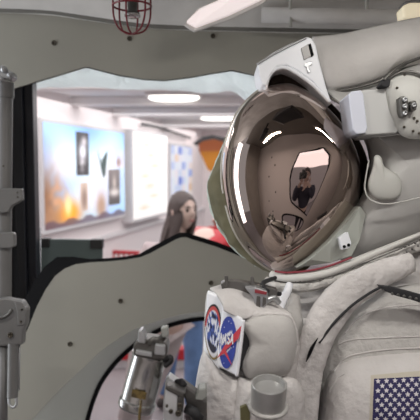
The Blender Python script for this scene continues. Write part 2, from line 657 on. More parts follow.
# poster wall
bm = bmesh.new()
poly = [W0 + WDIR * t + Vector((0, 0, z)) for t, z in ((1.95, -0.02), (13.0, -0.02), (13.0, 2.55), (1.95, 2.55))]
add_prism(bm, poly, -WN * 0.08)
mesh_from(bm, 'wall_left_hall', M['hallwall'], None, smooth=False, kind='structure')
bm = bmesh.new()
add_box(bm, (0.2, 10.4, 1.25), (6.0, 0.08, 2.7))
mesh_from(bm, 'wall_far', M['hallwall'], None, smooth=False, kind='structure')
bm = bmesh.new()
add_box(bm, (0.6, -4.4, 1.4), (8.6, 0.08, 2.9))
mesh_from(bm, 'wall_front_hall', M['hallwall'], None, smooth=False, kind='structure')
# hall ceiling with cross beams
bm = bmesh.new()
add_box(bm, (0.4, 6.3, 2.46), (8.0, 8.6, 0.06))
mesh_from(bm, 'ceiling_hall', M['hallceil'], None, smooth=False, kind='structure')
for i, (yy, zz, h) in enumerate([(4.15, 2.37, 0.11), (5.55, 2.39, 0.08), (6.5, 2.38, 0.09), (8.2, 2.38, 0.10)]):
    bm = bmesh.new()
    add_box(bm, (0.4, yy, zz), (7.0, 0.16, h), bevel=0.01)
    o = mesh_from(bm, 'beam', M['hallbeam'], None, smooth=False, kind='structure')


def ceiling_light(px0, px1, py, h, label):
    zc = 2.405
    def pz(px, py):
        r = RAY(px, py)
        return EYE + r * ((zc - EYE.z) / r.z)
    a = pz(px0, py)
    b = pz(px1, py)
    c = (a + b) / 2
    L = abs(b.x - a.x)
    t = thing('ceiling_light', (c.x, c.y, zc + 0.02), label, 'ceiling light', 'strip lights on the hall ceiling')
    bm = bmesh.new()
    add_box(bm, (c.x, c.y, zc + 0.012), (L + 0.06, h + 0.06, 0.03), bevel=0.004)
    mesh_from(bm, 'housing', M['frame'], t, smooth=False)
    bm = bmesh.new()
    add_tube(bm, [Vector((c.x + L * (k / 14 - 0.5), c.y, zc - 0.012)) for k in range(15)],
             [h * 0.5 * math.sqrt(max(0.05, 1 - (abs(k / 7 - 1)) ** 4)) for k in range(15)], 14, squash=(Vector((0, 0, 1)), 0.3))
    mesh_from(bm, 'diffuser', M['lamp'], t)
    return t


ceiling_light(149, 199, 96.5, 0.20, 'long white strip light on the hall ceiling, nearer of the two')
ceiling_light(201, 250, 117.5, 0.16, 'dimmer strip light farther down the hall ceiling, partly behind the helmet')

# posters -----------------------------------------------------------


def blob(u, v, cu, cv, ru, rv):
    return math.exp(-(((u - cu) / ru) ** 2 + ((v - cv) / rv) ** 2))


def mix(a, b, t):
    t = max(0.0, min(1.0, t))
    return tuple(x * (1 - t) + y * t for x, y in zip(a, b))


def poster_launch(u, v):
    """rocket launch picture with inset photographs: u to the right, v up"""
    c = mix((0.62, 0.85, 0.98), (0.30, 0.52, 0.95), noise.noise(Vector((u * 3, v * 2.2, 0))) * 0.8 + 0.35)
    c = mix(c, (1.0, 1.0, 1.0), blob(u, v, .18, .62, .2, .22) * .9)
    c = mix(c, (1.0, 1.0, 1.0), blob(u, v, .70, .55, .3, .28) * .9)
    c = mix(c, (0.93, 0.92, 1.0), blob(u, v, .55, .25, .3, .2) * .9)
    nn = noise.noise(Vector((u * 20, v * 14, 2)))
    c = mix(c, (0.40, 0.24, 0.15), blob(u, v, .00, .18, .15, .42) * 1.2 + nn * .25 * blob(u, v, .0, .2, .2, .4))
    c = mix(c, (0.72, 0.50, 0.36), blob(u, v, .13, .28, .09, .18) * (0.8 + nn))
    c = mix(c, (0.55, 0.36, 0.24), blob(u, v, .16, .10, .22, .09) * 1.1)
    c = mix(c, (1.0, 0.55, 0.10), blob(u, v, .26, .13, .10, .12) * 1.2)
    c = mix(c, (1.0, 0.90, 0.55), blob(u, v, .235, .20, .035, .09) * 1.1)
    c = mix(c, (0.62, 0.47, 0.38), blob(u, v, .64, .14, .07, .16) * 1.2)
    if .37 < u < .47 and .12 < v < .42:
        c = mix((0.80, 0.70, 0.62), (0.45, 0.34, 0.30), blob(u, v, .42, .25, .035, .13) * 1.1)
    if v < .06 + .02 * math.sin(u * 30):
        c = mix(c, (0.25, 0.18, 0.22), 0.8)
    return c


def astronaut_photo(u, v):
    c = (0.16, 0.15, 0.16)
    c = mix(c, (0.88, 0.88, 0.92), blob(u, v, .5, .55, .26, .18) * 1.3)
    c = mix(c, (0.75, 0.72, 0.74), blob(u, v, .62, .78, .18, .10) * 1.3)
    c = mix(c, (0.80, 0.78, 0.80), blob(u, v, .45, .28, .2, .16) * (1.0 if noise.noise(Vector((u * 9, v * 12, 1))) > -.1 else .1))
    return c


def crew_photo(u, v):
    c = mix((0.22, 0.20, 0.20), (0.40, 0.36, 0.36), v)
    c = mix(c, (0.80, 0.76, 0.74), blob(u, v, .5, .35, .4, .10) * 1.2)
    c = mix(c, (0.72, 0.66, 0.62), blob(u, v, .5, .62, .14, .2))
    return c


def shuttle_photo(u, v):
    c = mix((0.85, 0.82, 0.86), (0.72, 0.80, 0.95), v)
    c = mix(c, (0.5, 0.36, 0.34), blob(u, v, .3, .3, .3, .25))
    return c


def pale_text(u, v):
    c = (1.0, 0.98, 0.96)
    for k in range(7):
        cu = .28 + .4 * ((k * 37) % 10) / 10
        c = mix(c, (0.90, 0.68, 0.55), blob(u, v, cu, .12 + .125 * k, .16, .035) * .75)
    if abs((v * 14) % 1 - .5) < .18 and .1 < u < .9 and noise.noise(Vector((u * 22, int(v * 14), 0))) > -.1:
        c = mix(c, (0.78, 0.66, 0.62), .35)
    return c


def blue_collage(u, v):
    n = noise.noise(Vector((int(u * 6) * 1.7, int(v * 8) * 2.3, 4)))
    c = mix((0.72, 0.82, 0.97), (0.98, 0.97, 1.0), .5 + n)
    c = mix(c, (0.80, 0.62, 0.45), max(0, n - .1) * 1.6)
    c = mix(c, (0.25, 0.35, 0.75), max(0, -n - .05) * 1.8)
    return tuple(q * .82 for q in c)


def print_grid(quad, fn, nu, nv, name, material, parent):
    """quad tl,tr,br,bl Vectors"""
    me = bpy.data.meshes.new(name)
    vs, fs, cs = [], [], []
    g = 1.5
    for j in range(nv + 1):
        for i in range(nu + 1):
            u, v = i / nu, j / nv
            a = quad[3].lerp(quad[2], u)
            b = quad[0].lerp(quad[1], u)
            vs.append(a.lerp(b, v))
            cs.append(tuple(max(0.0, q) ** g for q in fn(u, v)))
    for j in range(nv):
        for i in range(nu):
            q = j * (nu + 1) + i
            fs.append((q, q + 1, q + nu + 2, q + nu + 1))
    me.from_pydata(vs, [], fs)
    ca = me.color_attributes.new('print', 'FLOAT_COLOR', 'POINT')
    for i, c in enumerate(cs):
        ca.data[i].color = (*c, 1)
    me.materials.append(material)
    o = bpy.data.objects.new(name, me)
    COL.objects.link(o)
    if parent:
        attach(o, parent)
    return o


def wall_quad(x0, x1, tl, tr, br, bl, off):
    return [PW(x0, tl, off), PW(x1, tr, off), PW(x1, br, off), PW(x0, bl, off)]


def rect_on_wall(q, u0, u1, v0, v1, off=0.012):
    def pt(u, v):
        return q[3].lerp(q[2], u).lerp(q[0].lerp(q[1], u), v) + WN * off
    return [pt(u0, v1), pt(u1, v1), pt(u1, v0), pt(u0, v0)]


def plumb(q):
    """make the poster's sides vertical and its edges level"""
    zt = (q[0].z + q[1].z) / 2
    zb = (q[2].z + q[3].z) / 2
    return [Vector((q[0].x, q[0].y, zt)), Vector((q[1].x, q[1].y, zt)), Vector((q[1].x, q[1].y, zb)), Vector((q[0].x, q[0].y, zb))]


def lightbox(q, fn, material, label, nu, nv, thick, insets=()):
    c = (q[2] + q[3]) / 2 - WN * 0.05
    t = thing('lightbox_poster', c, label, 'poster', 'lit posters on the hall wall')
    e = 0.035
    U = (q[1] - q[0]).normalized()
    Z = Vector((0, 0, 1))
    fr = [q[0] - U * e + Z * e, q[1] + U * e + Z * e, q[2] + U * e - Z * e, q[3] - U * e - Z * e]
    bm = bmesh.new()
    add_prism(bm, [p - WN * 0.003 for p in fr], -WN * thick, 0.006)
    mesh_from(bm, 'frame', M['frame'], t, smooth=False)
    print_grid(q, fn, nu, nv, 'print', material, t)
    for (u0, u1, v0, v1, f2) in insets:
        print_grid(rect_on_wall(q, u0, u1, v0, v1, 0.004), f2, 14, 22, 'photograph', material, t)
    return t, q


q = plumb(wall_quad(43, 124, 121, 134, 214, 231.5, 0.07))
t, q = lightbox(q, poster_launch, M['poster'], 'big lit poster of a rocket launch with inset photos, nearest on the hall wall', 110, 60, 0.068,
                [(.33, .48, .50, .95, astronaut_photo), (.74, .92, .14, .56, crew_photo), (.86, .99, .58, .80, shuttle_photo)])
# dark bird-like orbiter shape on the poster
bm = bmesh.new()
sh = [(.60, .76), (.645, .62), (.66, .68), (.735, .78), (.715, .62), (.70, .50), (.675, .46), (.645, .55)]
def on_poster(u, v):
    return q[3].lerp(q[2], u).lerp(q[0].lerp(q[1], u), v)
add_prism(bm, [on_poster(u, v) + WN * .002 for u, v in sh], WN * 0.004)
mesh_from(bm, 'orbiter_picture', mat('orbiter_print', (0.12, 0.17, 0.17), 0.6), t, smooth=False)
q2 = plumb(wall_quad(133, 167, 132, 137, 211, 221, 0.13))
lightbox(q2, pale_text, M['posterglow'], 'glaring pale lit poster in the middle of the hall wall', 40, 60, 0.128)
q3 = plumb(wall_quad(171, 192, 146, 147, 203, 209, 0.05))
lightbox(q3, blue_collage, M['poster'], 'small blue and white lit collage poster farthest along the hall wall', 36, 48, 0.048)

# pale ledge running under the posters
bm = bmesh.new()
a, b = PW(44, 247, 0.03), PW(196, 217.5, 0.03)
zl = (a.z + b.z) / 2
add_prism(bm, [W0 + WDIR * 2.0 + WN * .0 + Vector((0, 0, zl)), W0 + WDIR * 12 + Vector((0, 0, zl)), W0 + WDIR * 12 + WN * .04 + Vector((0, 0, zl)), W0 + WDIR * 2.0 + WN * .04 + Vector((0, 0, zl))], Vector((0, 0, 0.05)))
mesh_from(bm, 'trim_6', M['hallbeam'], None, smooth=False, kind='structure')
# dark cable duct high on the poster wall
bm = bmesh.new()
pts = [(142, 124), (158, 127), (176, 133), (190, 138)]
add_tube(bm, [PW(x, y, 0.06) for x, y in catmull(pts, 20, False)], 0.02, 8)
tag(mesh_from(bm, 'cable_duct', M['dark'], None), 'dark cable duct sloping along the hall wall above the posters', 'duct')

# orange banner at the far end
bt = thing('hanging_banner', PY(211, 172, 9.2), 'orange pointed banner with a red top band hanging at the hall end', 'banner')
bm = bmesh.new()
poly = [PY(x, y, 9.2) for x, y in ((199, 151), (227, 150), (225, 158), (212, 172), (208, 170))]
add_prism(bm, poly, Vector((0, 0.03, 0)))
mesh_from(bm, 'pennant', M['orange'], bt, smooth=False)
bm = bmesh.new()
poly = [PY(x, y, 9.19) for x, y in ((198, 139), (228, 138), (227.5, 150.5), (199, 151.5))]
add_prism(bm, poly, Vector((0, 0.05, 0)))
mesh_from(bm, 'top_band', M['orangered'], bt, smooth=False)
bm = bmesh.new()
poly = [PY(x, y, 9.0) for x, y in ((193, 143), (203, 136.5), (212, 135), (232, 139), (232, 144), (214, 139), (203, 141), (196, 146))]
add_prism(bm, poly, Vector((0, 0.08, 0)))
mesh_from(bm, 'bracket', M['dark'], bt, smooth=False)

# red barrier with pickets, and red curb
def zplane(px, py, z):
    r = RAY(px, py)
    return EYE + r * ((z - EYE.z) / r.z)
bar = thing('red_railing', (-0.75, 6.6, 0.0), 'red picket railing standing before the poster wall', 'railing')
A = PY(96, 251.3, 6.4); B = PY(152, 253.5, 6.4)
bm = bmesh.new(); add_tube(bm, [A, B], 0.022, 10)
mesh_from(bm, 'top_rail', M['red'], bar)
bm = bmesh.new(); add_tube(bm, [Vector((A.x, A.y, 0.12)), Vector((B.x, B.y, 0.12))], 0.02, 10)
mesh_from(bm, 'bottom_rail', M['red'], bar)
for k in range(11):
    p = A.lerp(B, (k + .3) / 10.6)
    bm = bmesh.new(); add_tube(bm, [Vector((p.x, p.y, 0.0 if k in (0, 10) else .12)), p], 0.010, 8)
    mesh_from(bm, 'picket', M['red'], bar)
# red floor curb with white face seen through the round opening
cb = thing('floor_curb', (-0.75, 5.0, 0.0), 'low red topped white curb on the hall floor, seen through the round opening', 'curb')
p0, p1 = PY(70, 363, 5.0), PY(190, 361, 5.0)
bm = bmesh.new(); add_box(bm, ((p0.x + p1.x) / 2, 5.0, 0.13), (p1.x - p0.x, 0.12, 0.10), bevel=0.01)
mesh_from(bm, 'cap', M['red'], cb, smooth=False)
bm = bmesh.new(); add_box(bm, ((p0.x + p1.x) / 2, 5.02, 0.04), (p1.x - p0.x, 0.09, 0.08), bevel=0.004)
mesh_from(bm, 'face', M['frame'], cb, smooth=False)

# pale crumpled sheet hung just behind the top of the opening
bm = bmesh.new()
topc = catmull([(20, 62), (90, 55), (160, 60), (230, 58), (300, 70)], 180, False)
botc = catmull([(25, 89), (60, 88), (90, 87.5), (120, 89), (150, 90), (180, 92), (205, 92.5), (232, 92), (242, 98), (252, 105), (262, 104), (300, 92)], 180, False)
rows = []
for j in range(31):
    v = j / 30
    row = []
    for (a, b) in zip(topc, botc):
        p = PY(a[0] * (1 - v) + b[0] * v, a[1] * (1 - v) + b[1] * v, 2.20 - 0.10 * math.sin(v * PI) ** .7)
        p.y += wrinkle(p, 0.022, 14.0)
        p.z += wrinkle(p + Vector((0, 5, 0)), 0.008, 6.0)
        row.append(p)
    rows.append(row)
add_grid(bm, rows)
so = mesh_from(bm, 'plastic_sheet', M['plastic'], None)
sm = so.modifiers.new('s', 'SOLIDIFY'); sm.thickness = 0.004
tag(so, 'crumpled pale blue plastic sheet hanging behind the top of the opening', 'sheet')

# dark post behind the opening
pt = thing('dark_post', PY(22, 500, 1.95), 'black upright post behind the left edge of the opening', 'post')
bm = bmesh.new()
x0 = PY(12, 200, 1.95).x; x1 = PY(29, 200, 2.0).x; x2 = PY(39.3, 200, 2.015).x
add_box(bm, ((x0 + x1) / 2 - 0.02, 1.98, 1.2), (x1 - x0 + 0.04, 0.06, 2.4), bevel=0.003)
mesh_from(bm, 'shaft', M['darkpost'], pt, smooth=False)
bm = bmesh.new()
add_box(bm, ((x1 + x2) / 2, 1.99, 1.2), (x2 - x1, 0.05, 2.4), bevel=0.003)
mesh_from(bm, 'face_plate', mat('post_face_plate', (0.012, 0.013, 0.02), 0.35), pt, smooth=False)

# grey-teal board with black corner clips, leaning behind the lower edge
gb = thing('teal_board', PY(70, 330, 2.12), 'grey teal board with black corner clips behind the lower edge of the opening', 'board')
bm = bmesh.new(); slabp = [PY(x, y, 2.12) for x, y in ((40.5, 239), (102, 240), (102, 330), (40.5, 330))]
add_prism(bm, slabp, Vector((0, 0.02, 0)), 0.002)
mesh_from(bm, 'board', M['teal'], gb, smooth=False)
for xa, xb, ya, yb in ((40.5, 49, 238.5, 247.5), (90, 102.3, 239.7, 249)):
    bm = bmesh.new()
    add_prism(bm, [PY(x, y, 2.108) for x, y in ((xa, ya), (xb, ya), (xb, yb), (xa, yb))], Vector((0, 0.034, 0)), 0.002)
    mesh_from(bm, 'corner_clip', M['dark'], gb, smooth=False)
# thin white and red edging strip beside the post
es = thing('edge_strip', PY(39, 330, 2.04), 'thin white strip with a red mark beside the black post', 'strip')
bm = bmesh.new(); add_prism(bm, [PY(x, y, 2.04) for x, y in ((38, 228), (40, 228), (40, 292), (38, 292))], Vector((0, .015, 0)))
mesh_from(bm, 'strip', M['patchwhite'], es, smooth=False)
bm = bmesh.new(); add_prism(bm, [PY(x, y, 2.037) for x, y in ((38, 243), (39.6, 243), (39.6, 262), (38, 262))], Vector((0, .003, 0)))
mesh_from(bm, 'red_mark', M['red'], es, smooth=False)

# ------------------------------------------------------------------ people


def skin_mesh(name, verts, edges, radii, material, parent, root=0, sub=2):
    me = bpy.data.meshes.new(name)
    me.from_pydata([Vector(v) for v in verts], edges, [])
    o = bpy.data.objects.new(name, me)
    COL.objects.link(o)
    sk = o.modifiers.new('skin', 'SKIN')
    sk.use_smooth_shade = True
    for i, r in enumerate(radii):
        sv = me.skin_vertices[0].data[i]
        sv.radius = (r, r) if not isinstance(r, tuple) else r
        sv.use_root = (i == root)
    ss = o.modifiers.new('sub', 'SUBSURF')
    ss.levels = sub
    ss.render_levels = sub
    dg = bpy.context.evaluated_depsgraph_get()
    me2 = bpy.data.meshes.new_from_object(o.evaluated_get(dg))
    bpy.data.objects.remove(o)
    me2.materials.clear()
    me2.materials.append(material)
    for p in me2.polygons:
        p.use_smooth = True
    o = bpy.data.objects.new(name, me2)
    COL.objects.link(o)
    if parent:
        attach(o, parent)
    return o


def add_head(bm, c, rot, s=1.0):
    """face looks along -Y of rot; c = head centre"""
    n, rings = 32, 24
    vs = []
    for j in range(rings + 1):
        th = PI * j / rings
        row = []
        for i in range(n):
            ph = 2 * PI * i / n
            x = math.sin(th) * math.sin(ph)
            y = -math.sin(th) * math.cos(ph)
            z = math.cos(th)
            px, py, pz = x * .074, y * .095, z * .118
            if z < 0:
                px *= 1 - .30 * (-z) ** 1.5
                py *= 1 - .10 * (-z)
                if y > 0:
                    py *= 1 - .25 * (-z)
            if y < 0:
                f = -y
                py -= .022 * math.exp(-(x / .16) ** 2 - ((z + .18) / .20) ** 2) * f       # nose
                py += .012 * math.exp(-((abs(x) - .40) / .17) ** 2 - ((z - .02) / .12) ** 2)  # eye sockets
                py -= .006 * math.exp(-(x / .28) ** 2 - ((z + .55) / .10) ** 2)           # lips
                py -= .008 * math.exp(-(x / .25) ** 2 - ((z + .85) / .14) ** 2)           # chin
            row.append(bm.verts.new(Vector(c) + rot @ (Vector((px, py, pz)) * s)))
        vs.append(row)
    for j in range(rings):
        for i in range(n):
            try:
                bm.faces.new((vs[j][i], vs[j][(i + 1) % n], vs[j + 1][(i + 1) % n], vs[j + 1][i]))
            except ValueError:
                pass
    for sx in (-1, 1):                                                                      # ears
        base = Vector(c) + rot @ (Vector((sx * .074, .008, -.005)) * s)
        add_lathe(bm, base - rot @ Vector((sx * .006, 0, 0)), rot @ Vector((sx, .5, 0)), [(0, .026 * s), (.012 * s, .03 * s), (.018 * s, .022 * s)], 12)
    bmesh.ops.remove_doubles(bm, verts=bm.verts[:], dist=1e-5)


def hand_chain(verts, edges, radii, wrist_i, palm, fdir, side, curl):
    """palm and five bent fingers growing from a wrist vertex"""
    verts.append(palm); radii.append((.034, .02)); pi_ = len(verts) - 1
    edges.append((wrist_i, pi_))


def person(root, base, yaw, joints, cloth_top, cloth_bottom, head_yaw=0, head_pitch=0, hair_long=True, scale=1.0, lean=0.0, bend=0.0):
    R = Matrix.Rotation(yaw, 3, 'Z')
    BX = Matrix.Rotation(bend, 3, 'X')
    def W(p):
        p = Vector(p)
        p.x += lean * (p.z - .9)
        if p.z > .93 and bend:
            q = BX @ Vector((p.x, p.y, p.z - .93))
            p = q + Vector((0, 0, .93))
        return Vector(base) + R @ (p * scale)
    J = joints
    verts, edges, radii = [], [], []
    def V(p, r):
        verts.append(W(p)); radii.append(r * scale if not isinstance(r, tuple) else (r[0] * scale, r[1] * scale)); return len(verts) - 1
    pel = V((0, 0, .92), (.13, .10))
    wst = V((0, 0, 1.06), (.115, .085)); chs = V((0, .0, 1.26), (.14, .10)); nkb = V((0, .01, 1.39), .058); nk = V((0, 0, 1.47), .05); hd = V((0, -.01, 1.56), .055)
    edges += [(pel, wst), (wst, chs), (chs, nkb), (nkb, nk), (nk, hd)]
    hands = {}
    for s, key in ((-1, 'L'), (1, 'R')):
        hip = V((s * .09, 0, .86), .085); kn = V(J['knee' + key], .055); an = V(J['ankle' + key], .038)
        ft = V((J['ankle' + key][0], J['ankle' + key][1] - .10, .03), .035)
        edges.extend([(pel, hip), (hip, kn), (kn, an), (an, ft)])
        sh = V((s * .17, 0, 1.36), .058); el = V(J['elbow' + key], .042); wr = V(J['wrist' + key], .028)
        edges.extend([(chs, sh), (sh, el), (el, wr)])
        e, wv = Vector(J['elbow' + key]), Vector(J['wrist' + key])
        d = (wv - e).normalized()
        pal = V(wv + d * .06, (.034, .018))
        edges.append((wr, pal))
        hands[key] = (wv, d)
    body = skin_mesh('body', verts, edges, radii, M['skin'], None, pel)
    # head and separate fingers merged into the body mesh
    bm = bmesh.new()
    bm.from_mesh(body.data)
    HR = R @ BX @ Matrix.Rotation(head_yaw, 3, 'Z') @ Matrix.Rotation(head_pitch, 3, 'X')
    hc = W((0, -.02, 1.60))
    add_head(bm, hc, HR, scale)
    for key, (wv, d) in hands.items():
        side = d.cross(Vector((0, -1, .2))).normalized()
        nrm = side.cross(d).normalized()
        for f, L in enumerate((.060, .072, .068, .052)):
            o = (f - 1.5) * .019
            p0 = wv + d * .065 + side * o
            p1 = p0 + d * L * .55
            p2 = p1 + (d * .7 + nrm * .7) * L * .35
            p3 = p2 + (d * .2 + nrm * .9) * L * .28
            add_tube(bm, [W(p0), W(p1), W(p2), W(p3)], [.0095 * scale, .0088 * scale, .008 * scale, .006 * scale], 8)
        p0 = wv + d * .03 + side * -.03
        add_tube(bm, [W(p0), W(p0 + d * .025 - side * .025), W(p0 + d * .055 - side * .032 + nrm * .012)], [.012 * scale, .011 * scale, .008 * scale], 8)
    me = body.data
    bm.to_mesh(me); bm.free()
    for p in me.polygons:
        p.use_smooth = True
    attach(body, root)
    # face details
    for s in (-1, 1):
        bm = bmesh.new()
        c = hc + HR @ (Vector((s * .029, -.083, .003)) * scale)
        add_lathe(bm, c + HR @ Vector((0, .004, 0)), HR @ Vector((0, -1, 0)), [(0, .011), (.004, .009), (.006, .004)], 12)
        mesh_from(bm, 'eye', M['eye'], root)
        bm = bmesh.new()
        add_tube(bm, [hc + HR @ (Vector((s * x, y, z)) * scale) for x, y, z in ((.014, -.093, .021), (.03, -.089, .027), (.046, -.077, .02))], .003, 6)
        mesh_from(bm, 'eyebrow', M['hair'], root)
    bm = bmesh.new()
    add_tube(bm, [hc + HR @ (Vector((x, y, z)) * scale) for x, y, z in ((-.02, -.083, -.064), (-.008, -.090, -.062), (0, -.091, -.064), (.008, -.090, -.062), (.02, -.083, -.064))], [.002, .005, .005, .005, .002], 8)
    mesh_from(bm, 'lips', M['lips'], root)
    # clothes
    v2, e2, r2 = [], [], []
    def V2(p, r):
        v2.append(W(p)); r2.append(tuple(q * scale for q in r) if isinstance(r, tuple) else r * scale); return len(v2) - 1
    a = V2((0, 0, .93), (.155, .125)); b = V2((0, 0, 1.06), (.138, .108)); c = V2((0, 0, 1.25), (.160, .118)); d = V2((0, .01, 1.37), (.085, .075)); dd = V2((0, .012, 1.42), (.066, .06))
    e2 += [(a, b), (b, c), (c, d), (d, dd)]
    for s, key in ((-1, 'L'), (1, 'R')):
        sh = V2((s * .175, 0, 1.355), .074); el = V2(J['elbow' + key], .057); wr = V2(Vector(J['wrist' + key]).lerp(Vector(J['elbow' + key]), .08), .042)
        e2 += [(c, sh), (sh, el), (el, wr)]
    skin_mesh('top', v2, e2, r2, cloth_top, root, a)
    v2, e2, r2 = [], [], []
    a = V2((0, 0, .95), (.142, .115)); 
    for s, key in ((-1, 'L'), (1, 'R')):
        hip = V2((s * .092, 0, .82), .096); kn = V2(J['knee' + key], .068); an = V2(Vector(J['ankle' + key]) + Vector((0, 0, .01)), .06)
        e2 += [(a, hip), (hip, kn), (kn, an)]
    skin_mesh('trousers', v2, e2, r2, cloth_bottom, root, a)
    for s, key in ((-1, 'L'), (1, 'R')):
        bm = bmesh.new()
        x, y, _ = J['ankle' + key]
        add_tube(bm, [W((x, y + .05, .045)), W((x, y, .05)), W((x, y - .08, .045)), W((x, y - .15, .035)), W((x, y - .17, .03))], [.03, .042, .042, .036, .018], 12)
        mesh_from(bm, 'shoe', M['shoe'], root)
    # hair
    bm = bmesh.new()
    n, rings = 36, 14
    vs = []
    for j in range(rings + 1):
        row = []
        for i in range(n):
            ph = 2 * PI * i / n
            front = max(0, math.cos(ph)) ** 1.5
            thmax = (1.95 - .95 * front) if hair_long else (1.75 - .75 * front)
            th = thmax * j / rings
            x, y, z = math.sin(th) * math.sin(ph), -math.sin(th) * math.cos(ph), math.cos(th)
            k = 1 + .06 * noise.noise(Vector((ph * 3, th * 3, 5)))
            row.append(bm.verts.new(hc + HR @ (Vector((x * .090 * k, y * .102 * k + .008, z * .126 * k + .002)) * scale)))
        vs.append(row)
    for j in range(rings):
        for i in range(n):
            bm.faces.new((vs[j][i], vs[j + 1][i], vs[j + 1][(i + 1) % n], vs[j][(i + 1) % n]))
    bmesh.ops.remove_doubles(bm, verts=bm.verts[:], dist=1e-5)
    if hair_long:
        rnd = random.Random(3)
        for k in range(34):
            ph = PI * .25 + (2 * PI - PI * .50) * k / 33
            x, y = math.sin(ph), -math.cos(ph)
            p0 = Vector((x * .050, y * .06 + .01, .105))
            p1 = Vector((x * .080, y * .094 + .014, -.03))
            out = 1 + rnd.uniform(-.05, .25)
            p2 = Vector((x * .084 * out - .03, y * .085 + .03, -.17 + rnd.uniform(-.02, .02)))
            p3 = Vector((x * .105 * out - .07, y * .07 + .03, -.27 + rnd.uniform(-.05, .03)))
            path = catmull([tuple(p0), tuple(p1), tuple(p2), tuple(p3)], 12, False)
            add_tube(bm, [hc + HR @ (Vector(q) * scale) for q in path], [.005 + .010 * math.sin(min(1, i / 6) * PI / 2) - .009 * (i / 11) ** 2 for i in range(12)], 7)
    mesh_from(bm, 'hair', M['hair'], root)
    return body


wp = P(183, 211, 3.45)
ws = wp.z / 1.60
LEAN = 0.20
wyaw = math.radians(26)
off = Matrix.Rotation(wyaw, 3, 'Z') @ Vector((LEAN * .70 * ws, -.02, 0))
wb = (wp.x - off.x, wp.y - off.y, 0.0)
wom = thing('person', wb, 'long haired person in pinkish grey top, face turned right, in front of the posters', 'person')
person(wom, wb, wyaw, dict(kneeL=(-.13, -.05, .47), kneeR=(.02, .02, .47), ankleL=(-.11, .04, .08), ankleR=(-.02, .06, .08),
       elbowL=(-.22, .04, 1.12), wristL=(-.08, -.20, 1.12), elbowR=(.22, .04, 1.12), wristR=(.10, -.20, 1.13)),
       M['pinktop'], M['paletrousers'], math.radians(16), math.radians(-4), True, ws, lean=LEAN)
lp = P(181, 300, 4.1)
lb_ = (lp.x, lp.y, 0.0)
lean_p = thing('person.002', lb_, 'bending person in red shirt and blue jeans, legs seen through the round opening', 'person')
person(lean_p, lb_, math.radians(138), dict(kneeL=(-.12, .0, .47), kneeR=(.12, -.02, .48), ankleL=(-.15, .05, .08), ankleR=(.15, .03, .08),
       elbowL=(-.24, -.16, 1.50), wristL=(-.20, -.32, 1.68), elbowR=(.24, -.16, 1.50), wristR=(.20, -.32, 1.68)),
       M['red'], M['jeans'], 0, math.radians(-20), False, 1.03, bend=math.radians(48))

ph = thing('person.001', (0.02, -0.70, 0.0), 'dark clothed photographer mirrored in the bronze visor, holding a camera up', 'person')
person(ph, (0.02, -0.70, 0.0), math.radians(180), dict(kneeL=(-.11, -.02, .47), kneeR=(.11, -.02, .47), ankleL=(-.13, .02, .08), ankleR=(.13, .02, .08),
       elbowL=(-.23, -.14, 1.17), wristL=(-.08, -.32, 1.46), elbowR=(.23, -.14, 1.17), wristR=(.08, -.32, 1.46)),
       M['navyshirt'], M['darktrousers'], 0, 0, False, 1.11)
ct = thing('photo_camera', (0, -0.13, 1.70), 'black photo camera held up by the photographer, mirrored in the visor', 'camera')
bm = bmesh.new(); add_box(bm, (0, -0.17, 1.77), (.14, .07, .10), bevel=.012)
mesh_from(bm, 'body', M['dark'], ct, smooth=False)
bm = bmesh.new(); add_lathe(bm, Vector((0, -0.14, 1.77)), Vector((0, 1, 0)), [(0, .034), (.05, .034), (.06, .037), (.095, .037), (.1, .03), (.085, .025)], 28)
mesh_from(bm, 'lens', M['dark'], ct)
bm = bmesh.new(); add_box(bm, (0, -0.165, 1.83), (.05, .05, .04), bevel=.012)
mesh_from(bm, 'viewfinder', M['dark'], ct, smooth=False)

#SUIT#
# ------------------------------------------------------------------ the space suit
suit = thing('spacesuit', P(330, 560, 1.25), 'white space suit with bronze mirrored helmet visor, filling the right side', 'space suit')


def sub(o, parent):
    attach(o, parent)
    return o


# torso ------------------------------------------------------------
torso = mesh_from(dome([(258, 300), (268, 284), (300, 274), (345, 270), (385, 258), (430, 240), (520, 250), (580, 380), (560, 540), (420, 600), (240, 580), (214, 470), (222, 390), (240, 330)],
                       (360, 420), 1.38, 1.12, n=110, rings=34, power=.9, d_back=1.62, amp=0.010, nscale=9), 'torso', M['fabric'], suit)
# right upper chest panel in front of the torso
chest = mesh_from(dome([(314, 376), (322, 352), (336, 330), (352, 312), (372, 298), (392, 288), (430, 283), (500, 290), (540, 350), (520, 450), (430, 480), (340, 460), (312, 420)],
                       (410, 380), 1.14, 1.035, n=100, rings=26, power=.8, d_back=1.2, amp=0.006, nscale=9), 'chest_cover', M['fabric_grey'], suit)
arm = mesh_from(dome([(317, 440), (319, 412), (323, 388), (332, 369), (350, 357), (376, 350), (412, 346), (470, 348), (540, 380), (570, 470), (520, 580), (380, 590), (325, 520)],
                     (420, 440), 1.10, 0.965, n=100, rings=26, power=.8, d_back=1.2, amp=0.005, nscale=11), 'shoulder', M['fabric'], suit)
# long fold running from the neck down the chest edge
bm = tube_px([(410, 262, 1.115, .020), (372, 278, 1.09, .028), (347, 294, 1.075, .033), (326, 318, 1.06, .033), (313, 350, 1.05, .029), (306, 385, 1.045, .026), (303, 430, 1.04, .026), (306, 480, 1.05, .026)], 0, 18, 60,
             squash=(FWD, .55))
for v in bm.verts:
    v.co -= FWD * wrinkle(v.co, .012, 16)
mesh_from(bm, 'chest_fold', M['fabric'], suit)
# second softer fold left of it
bm = tube_px([(292, 296, 1.13, .016), (291, 320, 1.11, .022), (297, 352, 1.09, .020), (294, 385, 1.075, .018), (286, 430, 1.06, .03)], 0, 14, 44, squash=(FWD, .6))
for v in bm.verts:
    v.co -= FWD * wrinkle(v.co, .010, 18)
mesh_from(bm, 'side_fold', M['fabric_grey'], suit)
